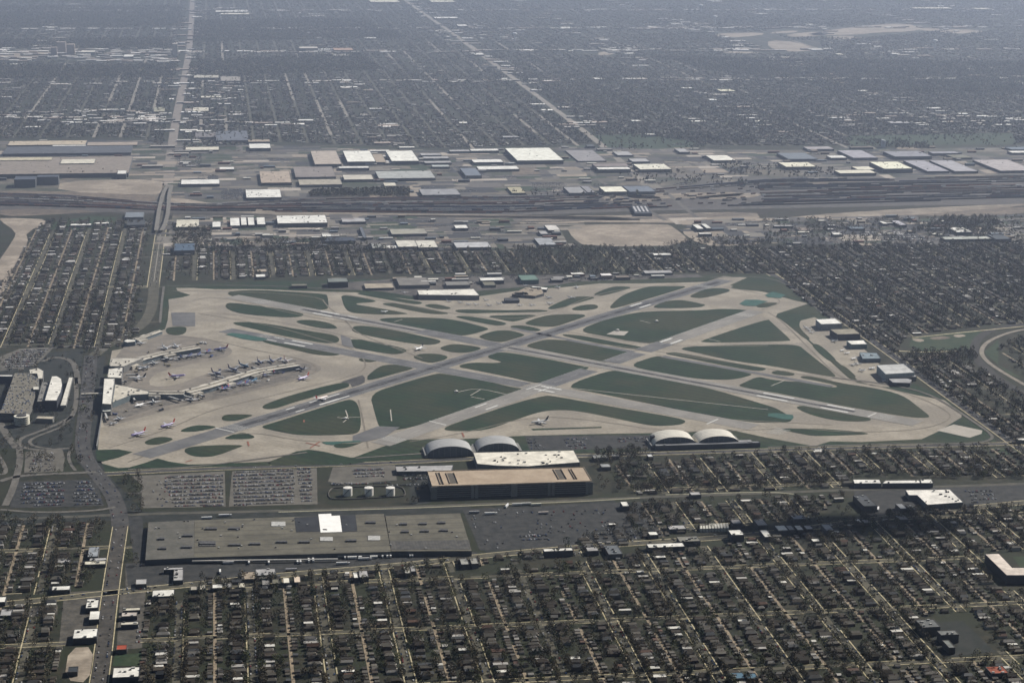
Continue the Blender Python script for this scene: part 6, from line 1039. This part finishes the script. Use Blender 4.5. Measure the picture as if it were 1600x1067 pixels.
lot(crop(1200, 640, [(1230, 490), (1400, 500), (1430, 570), (1240, 590)]), 'the store lot', .3); lot(crop(800, 640, [(35, 780), (230, 780), (230, 815), (35, 815)]), 'the van yard', .7); lot(D2([(1300, 630), (1560, 620), (1560, 870), (1400, 870)]), 'the factory yard', .06); lot(crop(800, 640, [(0, 620), (640, 600), (660, 780), (0, 780)]), 'the factory yard', .09)
lot(crop(0, 200, [(1370, 390), (1560, 390), (1560, 450), (1370, 450)]), 'the belt lots', .6); lot(crop(0, 200, [(1100, 170), (1260, 165), (1260, 240), (1100, 245)]), 'the belt lots', .5); lot(crop(800, 200, [(120, 345), (340, 345), (340, 410), (130, 410)]), 'the belt lots', .35); lot(crop(1200, 200, [(750, 150), (1100, 150), (1270, 190), (1100, 200)]), 'the belt lots', .2)
lot(crop(0, 800, [(730, 460), (950, 460), (950, 510), (770, 512)]), 'the crossing lot', .35); lot([(215, 975), (222, 975), (222, 1005), (205, 1005)], 'the crossing lot', .5)
for zp, nn in (([(0, 225), (1600, 228), (1600, 275), (1200, 280), (950, 300), (450, 308), (0, 285)], 110), ([(270, 340), (870, 348), (890, 384), (260, 390)], 60), ([(1100, 345), (1600, 338), (1600, 378), (1150, 382)], 40), ([(640, 434), (1080, 430), (900, 440), (620, 452)], 14)):
    q = np.array(W(zp)); x0, y0 = q.min(0); x1, y1 = q.max(0); c_ = 0
    while c_ < nn:
        X, Y = RNG.uniform(x0, x1), RNG.uniform(y0, y1); a_, b_ = P(np.array([X]), np.array([Y]))
        if not inpoly(a_, b_, zp)[0]: continue
        c_ += 1
        for row in range(RNG.integers(1, 4)):
            m_ = int(RNG.integers(6, 28)); xs = X+np.arange(m_)*3.0; kp = RNG.random(m_) < .7; cxs.append(xs[kp]); cys.append(np.full(kp.sum(), Y+row*16.)); can.append(np.full(kp.sum(), math.pi/2)); cpl.extend(['the belt']*int(kp.sum()))
for k in KX:                                     # kerbside
    for s in (-1, 1):
        Y = np.arange(-1400, 1500, 6.6); X = np.full(Y.shape, k*BX+s*3.9); ok = (RNG.random(len(Y)) < .36) & in_view(X, Y, 5) & ~blocked(X, Y) & (np.abs((Y/BY+.5) % 1-.5)*BY > 9)
        if k == 0: continue
        X, Y = X[ok], Y[ok]; cxs.append(X); cys.append(Y); can.append(RNG.choice([math.pi/2, -math.pi/2], len(X))); cpl.extend(['the '+street_name(k)]*len(X))
for pts, off, pl, dens in (([(146, 1100), (160, 1030), (172, 925), (188, 822)], 6, 'the wide avenue', .35), ([(146, 1100), (160, 1030), (172, 925), (188, 822)], -6, 'the wide avenue', .35), ([(142, 556), (138, 600), (133, 650), (128, 690), (133, 715), (152, 742), (175, 770), (188, 822)], 7, 'the terminal avenue', .3), ([(142, 556), (138, 600), (133, 650), (128, 690), (133, 715), (152, 742), (175, 770), (188, 822)], -7, 'the terminal avenue', .3), ([(239, 449), (250, 370), (258, 320)], 7, 'the far avenue', .35), ([(239, 449), (250, 370), (258, 320)], -7, 'the far avenue', .35),
    ([(158, 741), (640, 722), (950, 711), (1200, 703), (1580, 693)], 3, 'the road along the field', .1), ([(60, 938), (300, 913), (620, 884), (1000, 848), (1300, 820)], 3, 'the slanting road', .22), ([(60, 938), (300, 913), (620, 884), (1000, 848), (1300, 820)], -3, 'the slanting road', .22), ([(1203, 427), (1440, 588), (1560, 675)], 4, 'the right hand road', .2)):
    q = np.array(W(pts)); L = [l for l, r_ in strip_pts([tuple(a) for a in q], off*2)] if off > 0 else [r_ for l, r_ in strip_pts([tuple(a) for a in q], -off*2)]
    for a, c in zip(L[:-1], L[1:]):
        a, c = np.array(a), np.array(c); ln = np.hypot(*(c-a)); u = (c-a)/ln; th = math.atan2(u[1], u[0])
        for s in np.arange(0, ln, 8):
            if RNG.random() < dens: p = a+u*s; cxs.append(np.array([p[0]])); cys.append(np.array([p[1]])); can.append(np.array([th])); cpl.append(pl)
AX, AY, AA = map(np.concatenate, (cxs, cys, can)); CP = np.array(cpl); n = len(AX); od = np.argsort(dist(AX, AY)); AX, AY, AA, CP = AX[od], AY[od], AA[od], CP[od]; print('CARS', n)
CARC = np.array([(.62, .62, .62), (.35, .36, .37), (.03, .03, .033), (.10, .10, .11), (.20, .02, .02), (.03, .06, .16), (.20, .18, .14), (.45, .43, .38)]); CARN = ['white', 'silver', 'black', 'dark grey', 'red', 'blue', 'tan', 'cream']; CARP = [.15, .15, .27, .21, .06, .09, .04, .03]
CC, CI = cols(n, CARC, CARP, .08)
def car_geo():
    V = []; F = []
    def hull(x0, x1, t0, t1, y, ty_, z0, z1):
        b = len(V); V.extend([(x0, -y, z0), (x1, -y, z0), (x1, y, z0), (x0, y, z0), (t0, -ty_, z1), (t1, -ty_, z1), (t1, ty_, z1), (t0, ty_, z1)]); F.extend([(b, b+1, b+5, b+4), (b+1, b+2, b+6, b+5), (b+2, b+3, b+7, b+6), (b+3, b, b+4, b+7), (b+4, b+5, b+6, b+7)])
    hull(-2.3, 2.3, -2.2, 2.15, .92, .88, .3, .95); hull(-1.7, 1.1, -1.2, .35, .85, .68, .95, 1.48); return np.array(V), np.array(F)
cV, cF = car_geo()
px_, py_ = P(AX, AY, 1); seen = (px_ > 2) & (px_ < 1598) & (py_ < 1065); first = np.where(seen)[0][:150]; mk = np.ones(n, bool); mk[first] = False; ri = np.where(mk)[0]
c, s = np.cos(AA[ri])[:, None], np.sin(AA[ri])[:, None]; V = np.stack([cV[None, :, 0]*c-cV[None, :, 1]*s+AX[ri][:, None], cV[None, :, 0]*s+cV[None, :, 1]*c+AY[ri][:, None], np.repeat(cV[None, :, 2]+.25, len(ri), 0)], -1)
F = cF[None]+16*np.arange(len(ri))[:, None, None]; Cc = np.repeat(CC[ri][:, None], 10, 1).copy(); Cc[:, 5:9] = .02
tag(np_mesh('car', V.reshape(-1, 3), F.reshape(-1, 4), CARS, Cc.reshape(-1, 3)), kind='stuff')
me = bpy.data.meshes.new('body'); me.from_pydata([tuple(map(float, v)) for v in cV], [], [tuple(map(int, f)) for f in list(cF[:5])+[cF[9]]]); me.materials.append(CARM); BODY = me
me = bpy.data.meshes.new('windows'); me.from_pydata([tuple(map(float, v)) for v in cV[8:]], [], [tuple(int(v)-8 for v in f) for f in cF[5:9]]); me.materials.append(GLASS); WIN = me
cnt = {}
for i in sorted(first, key=lambda q: AY[q]):
    key = CP[i]; cnt[key] = cnt.get(key, 0)+1
    o = link(bpy.data.objects.new('car', BODY)); o.location = (AX[i], AY[i], .25); o.rotation_euler = (0, 0, AA[i]); o.color = (*CC[i], 1)
    tag(o, '%s car on %s, %s from the bottom' % (CARN[CI[i]], key, ordn(cnt[key])), 'car', 'cars on the near streets'); link(bpy.data.objects.new('window', WIN), o)

dk = W([(-6, 645), (42, 646), (50, 630), (57, 604), (61, 592), (46, 583), (23, 583), (2, 640)], 16); ddx = [q[0] for q in dk]; ddy = [q[1] for q in dk]; found = []
for yy in np.arange(min(ddy)+6, max(ddy)-4, 9.5):
    for xx in np.arange(min(ddx)+3, max(ddx), 2.9):
        if RNG.random() < .42 and inpoly(np.array([xx]), np.array([yy]), [(q[0], q[1]) for q in dk])[0] and 0 < P(np.array([xx]), np.array([yy]), 16)[0][0]: found.append((yy, xx))
found = [found[i] for i in sorted(RNG.permutation(len(found))[:150])]
for q_, (yy, xx) in enumerate(found):
    o = link(bpy.data.objects.new('car', BODY)); o.location = (xx, yy, 16.05); o.rotation_euler = (0, 0, math.pi/2); ci_ = int(RNG.choice([2, 3, 3, 2, 5, 1])); o.color = (*CARC[ci_], 1); tag(o, '%s car up on the grey parking deck, %s counted from its near end' % (CARN[ci_], ordn(q_+1)), 'car', 'cars on the parking deck')
# trailers and lorries
b = MB(); b.box(-6.5, 6.5, -1.3, 1.3, 1.1, 4.0); TRM = b.mesh('trailer', OBJT); b = MB()
b.box(-6.2, 5.8, -.9, .9, 0, 1.05)
TRW = b.mesh('chassis', OBJV)
b = MB(); b.box(7.2, 9.6, -1.2, 1.2, .8, 3.4); TRC = b.mesh('cab', OBJT)
def trailer(px, py, ang, label, colr=(.6, .6, .58), cab=False, L_=1.0, group='trailers and lorries'):
    c = G(px, py); o = link(bpy.data.objects.new('lorry' if cab else 'trailer', TRM)); o.location = (c[0], c[1], .3); o.rotation_euler = (0, 0, ang); o.scale = (L_, 1, 1); o.color = (*colr, 1)
    tag(o, label, 'lorry' if cab else 'trailer', group); link(bpy.data.objects.new('chassis', TRW), o)
    if cab: w_ = link(bpy.data.objects.new('cab', TRC), o); w_.color = (*colr, 1)
for k, v in enumerate((556, 577, 589, 600, 611, 623, 645, 655, 717, 729, 741, 753, 790, 820, 840, 962, 976)): trailer(400+v/4, 800+(288-(v-556)*.03)/4, math.pi/2, '%s white trailer from the left backed against the long factory' % ordn(k+1))
for k, (x, y) in enumerate(((420, 880), (465, 879), (469.5, 879), (482.5, 877.5), (489.5, 877), (389, 880), (344, 895))): trailer(x, y, math.pi/2, '%s loose white trailer from the left on the factory yard' % ordn(k+1))
for k, (x, y, c_, cb) in enumerate(((534, 882, (.5, .5, .5), True), (455, 892, (.3, .3, .32), False), (357, 881, (.4, .4, .4), False), (568, 875, (.5, .5, .5), True), (323, 811, (.6, .6, .6), False), (350, 807, (.6, .6, .6), True), (808, 790, (.55, .55, .52), False), (822, 789, (.5, .5, .47), False), (838, 790, (.5, .5, .42), False), (849, 803, (.45, .40, .36), False), (741, 802, (.3, .3, .3), False), (765, 804, (.6, .6, .58), True), (792, 792, (.6, .6, .6), False), (1460, 802, (.7, .7, .7), False), (1372, 797, (.6, .6, .6), False))):
    trailer(x, y, .02 if k not in (12, 14) else 1.2, ['silver lorry driving on the factory yard', 'grey trailer at the left of the factory yard', 'grey trailer tucked under the factory canopy', 'white lorry at the dock row', 'white trailer at the top left of the factory', 'white lorry behind the factory', 'first trailer of the row below the railway', 'second trailer of the row below the railway', 'khaki trailer of the row below the railway', 'pinkish trailer alone on the dark yard', 'dark trailer right of the factory', 'white lorry right of the factory', 'white trailer parked askew by the dark yard', 'bright white trailer below the big white store', 'white trailer askew near the grey halls'][k], c_, cb, 1.3)
k = 0
for row, (x0, x1, y) in enumerate(((1350, 1408, 365), (1345, 1430, 368.5), (1382, 1445, 372), (1385, 1440, 375.5), (1424, 1450, 378))):
    for x in np.arange(x0, x1, 3.4):
        if RNG.random() < .75: k += 1; trailer(x, y, math.pi/2, 'trailer %s in row %s of the far truck lot' % (ordn(k), ordn(row+1)), tuple(map(float, RNG.choice([.2, .45, .65])*np.array([1, .97, .93]))))

# ------------------------------------------------------------ rail yard
top = np.array([(-60, 301), (100, 306), (245, 318), (330, 320), (450, 313), (640, 309), (800, 308), (950, 303), (1200, 281), (1700, 274)]); bot = np.array([(-60, 320), (100, 325), (245, 329.5), (330, 331), (600, 333), (800, 334), (1000, 326), (1200, 322), (1400, 317), (1700, 309)])
NS = 22; rails = MB(); rc = []
RCC = np.array([(.10, .055, .04), (.03, .03, .033), (.16, .155, .15), (.05, .06, .09), (.30, .29, .27), (.12, .10, .08), (.45, .44, .42), (.18, .08, .05)]); RCN = ['brown', 'black', 'grey', 'dark blue', 'pale grey', 'drab', 'white', 'rust red']; RCP = [.2, .25, .14, .13, .08, .12, .04, .04]
for sidx in range(NS):
    f = (sidx+.5)/NS; xs = np.arange(-40, 1661, 20); ys = np.interp(xs, top[:, 0], top[:, 1])*(1-f)+np.interp(xs, bot[:, 0], bot[:, 1])*f; q = G(xs, ys)
    line = [tuple(p) for p in q]; add_strip(rails, line, 2.6, .30); sl_ = np.r_[0, np.cumsum(np.hypot(*np.diff(q, axis=0).T))]; s = RNG.uniform(0, 60)
    while s < sl_[-1]:
        run = int(RNG.uniform(6, 45)); base = RNG.choice(len(RCC), p=RCP); 
        for _ in range(run):
            if s >= sl_[-1]: break
            x = np.interp(s, sl_, q[:, 0]); y = np.interp(s, sl_, q[:, 1]); x2 = np.interp(s+5, sl_, q[:, 0]); y2 = np.interp(s+5, sl_, q[:, 1]); rc.append((x, y, math.atan2(y2-y, x2-x), base if RNG.random() < .85 else RNG.choice(len(RCC), p=RCP), sidx)); s += 16.4
        s += RNG.exponential(170)
tag(rails.build('rail_track', mat('rusty_rail_track', (.07, .055, .045), (.10, .085, .07), 8)), kind='structure')
rc = np.array(rc); px_, py_ = P(rc[:, 0], rc[:, 1]); m_ = (px_ > -20) & (px_ < 1620) & ~(inpoly(px_, py_, [(930, 300), (1040, 298), (1180, 290), (1195, 316), (1100, 326), (935, 320)]) & (RNG.random(len(px_)) < .8)); rc = rc[m_]; od = np.argsort(dist(rc[:, 0], rc[:, 1])); rc = rc[od]; n = len(rc); print('RAILCARS', n)
def hull_box(h0, h1, L_, w_): return np.array([(-L_/2, -w_/2, h0), (L_/2, -w_/2, h0), (L_/2, w_/2, h0), (-L_/2, w_/2, h0), (-L_/2, -w_/2, h1), (L_/2, -w_/2, h1), (L_/2, w_/2, h1), (-L_/2, w_/2, h1)])
bV = hull_box(.9, 4.6, 15.8, 3.1); bF = np.array([(0, 1, 5, 4), (1, 2, 6, 5), (2, 3, 7, 6), (3, 0, 4, 7), (4, 5, 6, 7), (3, 2, 1, 0)])
first = np.arange(min(300, n)); ri = np.arange(len(first), n)
c, s = np.cos(rc[ri, 2])[:, None], np.sin(rc[ri, 2])[:, None]; V = np.stack([bV[None, :, 0]*c-bV[None, :, 1]*s+rc[ri, 0][:, None], bV[None, :, 0]*s+bV[None, :, 1]*c+rc[ri, 1][:, None], np.repeat(bV[None, :, 2], len(ri), 0)], -1)
ci = rc[ri, 3].astype(int); tag(np_mesh('railcar', V.reshape(-1, 3), (bF[None]+8*np.arange(len(ri))[:, None, None]).reshape(-1, 4), TINT, np.repeat(RCC[ci]*RNG.uniform(.8, 1.2, (len(ri), 1)), 6, 0)), kind='stuff')
b = MB(); b.box(-7.9, 7.9, -1.55, 1.55, .9, 4.4); b.tube((-7.7, 0, 4.2), (7.7, 0, 4.2), 1.2, 1.2, 6)
for x in (-5.5, 5.5): b.box(x-1.2, x+1.2, -1.2, 1.2, .3, 1)
RCM = b.mesh('railcar', OBJT); cnt = {}
for i in sorted(first, key=lambda q: rc[q, 0]):
    si = int(rc[i, 4]); cnt[si] = cnt.get(si, 0)+1; o = link(bpy.data.objects.new('railcar', RCM)); o.location = (rc[i, 0], rc[i, 1], .1); o.rotation_euler = (0, 0, rc[i, 2]); o.color = (*RCC[int(rc[i, 3])], 1)
    tag(o, '%s railcar, %s from left, %s track from the near edge of the yard' % (RCN[int(rc[i, 3])], ordn(cnt[si]), ordn(NS-si)), 'railcar', 'railcars in the yard')

# ------------------------------------------------------------ small sheds and yard patches of the industrial belt
BELT = [(-20, 222), (220, 220), (430, 228), (700, 236), (900, 230), (1200, 236), (1640, 228), (1640, 274), (1200, 280), (950, 300), (640, 306), (450, 309), (330, 316), (265, 312), (255, 275), (200, 275), (-20, 285)]
BELT2 = [(265, 338), (560, 338), (870, 346), (890, 384), (600, 392), (260, 392)]; BELT3 = [(1060, 345), (1640, 335), (1640, 380), (1150, 384)]
pv_, pf_, pc_ = [], [], []
PC = np.array([(.035, .036, .038), (.075, .07, .065), (.16, .145, .12), (.25, .21, .165), (.028, .042, .022), (.11, .10, .09), (.34, .30, .25)])
z = .17
for bp, nn in ((BELT, 480), (BELT2, 130), (BELT3, 80)):
    q = np.array(W(bp)); x0, y0 = q.min(0); x1, y1 = q.max(0)
    for _ in range(nn*3):
        X, Y = RNG.uniform(x0, x1), RNG.uniform(y0, y1); px, py = P(np.array([X]), np.array([Y]))
        if not inpoly(px, py, bp)[0]: continue
        a_, b_ = (RNG.uniform(40, 220), RNG.uniform(9, 45)) if RNG.random() < .6 else (RNG.uniform(20, 130), RNG.uniform(20, 110)); z += .0004; b0 = len(pv_); pv_ += [(X-a_/2, Y-b_/2, z), (X+a_/2, Y-b_/2, z), (X+a_/2, Y+b_/2, z), (X-a_/2, Y+b_/2, z)]; pf_.append((b0, b0+1, b0+2, b0+3)); pc_.append(PC[RNG.choice(7, p=[.22, .22, .17, .08, .12, .14, .05])])
tag(np_mesh('yard_surface', np.array(pv_), np.array(pf_), TINT, np.array(pc_)), kind='structure')
sh = []
for bp, nn in ((BELT, 140), (BELT2, 80), (BELT3, 50), ([(500, 438), (640, 431), (1090, 428), (1090, 432), (880, 440), (620, 452), (520, 446)], 24)):
    q = np.array(W(bp)); x0, y0 = q.min(0); x1, y1 = q.max(0); k = 0
    while k < nn:
        X, Y = RNG.uniform(x0, x1), RNG.uniform(y0, y1); px, py = P(np.array([X]), np.array([Y]))
        if inpoly(px, py, bp)[0] and 0 < px[0] < 1600: sh.append((float(px[0]), X, Y)); k += 1
SHC = [((.45, .44, .41), 'white'), ((.28, .27, .26), 'grey'), ((.10, .11, .12), 'dark'), ((.26, .22, .17), 'tan'), ((.14, .17, .20), 'blue grey'), ((.55, .53, .46), 'bright cream'), ((.15, .08, .06), 'brown')]
b = MB(); b.quad_prism([(-.5, -.5), (.5, -.5), (.5, .5), (-.5, .5)], 0, 1, top=False); SW = b.mesh('wall', OBJT)
b = MB(); b.v = [(-.51, -.51, .97), (.51, -.51, .97), (.51, .51, .97), (-.51, .51, .97), (-.51, 0, 1.18), (.51, 0, 1.18)]; b.f = [(0, 1, 5, 4), (2, 3, 4, 5), (1, 2, 5), (3, 0, 4), (3, 2, 1, 0)]; SR = b.mesh('roof', OBJT)
for k, (px, X, Y) in enumerate(sorted(sh)):
    c_, nm = SHC[int(RNG.integers(0, 7))]; t = empty('shed', (X, Y, 0)); t.scale = (RNG.uniform(10, 42), RNG.uniform(8, 20), RNG.uniform(4, 8)); tag(t, '%s shed, %s from the left edge among the small belt sheds' % (nm, ordn(k+1)), 'shed', 'small sheds in the industrial belt')
    w_ = link(bpy.data.objects.new('wall', SW), t); w_.color = (c_[0]*.5, c_[1]*.5, c_[2]*.5, 1); r_ = link(bpy.data.objects.new('roof', SR), t); r_.color = (*c_, 1)

# ------------------------------------------------------------ clouds: thick heaps of cumulus above the haze, out of the frame overhead; the small one throws a patch of shade on the ground
CLM = mat('cloud_white', (.80, .80, .80), fine=0)
def shade_cloud(X, Y, Z, lx, ly, lz, seed, rag=1.0):
    rg = np.random.default_rng(seed); nu, nv = 48, 24; V = []
    for j in range(nv+1):
        for i in range(nu):
            a, e = 2*math.pi*i/nu, math.pi*j/nv-math.pi/2
            r_ = 1+rag*(.13*math.sin(3*a+seed)+.09*math.sin(7*a+2*seed+3*e)+.05*math.sin(13*a+5*e))
            z = math.sin(e); z = z if z > 0 else z*.3; V.append((X+lx/2*r_*math.cos(e)*math.cos(a), Y+ly/2*r_*math.cos(e)*math.sin(a), Z+lz*z*(1+.2*math.sin(5*a+seed))))
    F = [(j*nu+i, j*nu+(i+1) % nu, (j+1)*nu+(i+1) % nu, (j+1)*nu+i) for j in range(nv) for i in range(nu)]
    tag(np_mesh('shade_cloud', np.array(V), np.array(F), CLM, smooth=True), kind='stuff')
def cloud_over(X, Y, Z, lx, ly, lz, seed):
    "cloud placed where the sun throws its shade on the ground at X, Y"
    k = Z/math.tan(R(SUN_EL)); shade_cloud(X+k*math.sin(R(SUN_AZ)), Y+k*math.cos(R(SUN_AZ)), Z, lx, ly, lz, seed)
shade_cloud(2100, -2180, 2100, 7600, 4700, 300, 2, .25)  # unseen, added to keep direct sun off the air near the camera

cc = G(1320, 822); cloud_over(cc[0], cc[1], 2100, 400, 110, 50, 4)
# ------------------------------------------------------------ haze
hb = MB(); hb.box(-25000, 42000, -5500, 55000, -1.5, 1120)
hz = bpy.data.materials.new('haze_air'); hz.use_nodes = True; t = hz.node_tree; t.nodes.remove(t.nodes['Principled BSDF'])
pv = t.nodes.new('ShaderNodeVolumePrincipled'); pv.inputs['Color'].default_value = (*HAZE_COLOR, 1); pv.inputs['Density'].default_value = HAZE_DENSITY
pv.inputs['Anisotropy'].default_value = 0.3
t.links.new(pv.outputs[0], t.nodes['Material Output'].inputs['Volume'])
tag(hb.build('haze', hz), kind='stuff')
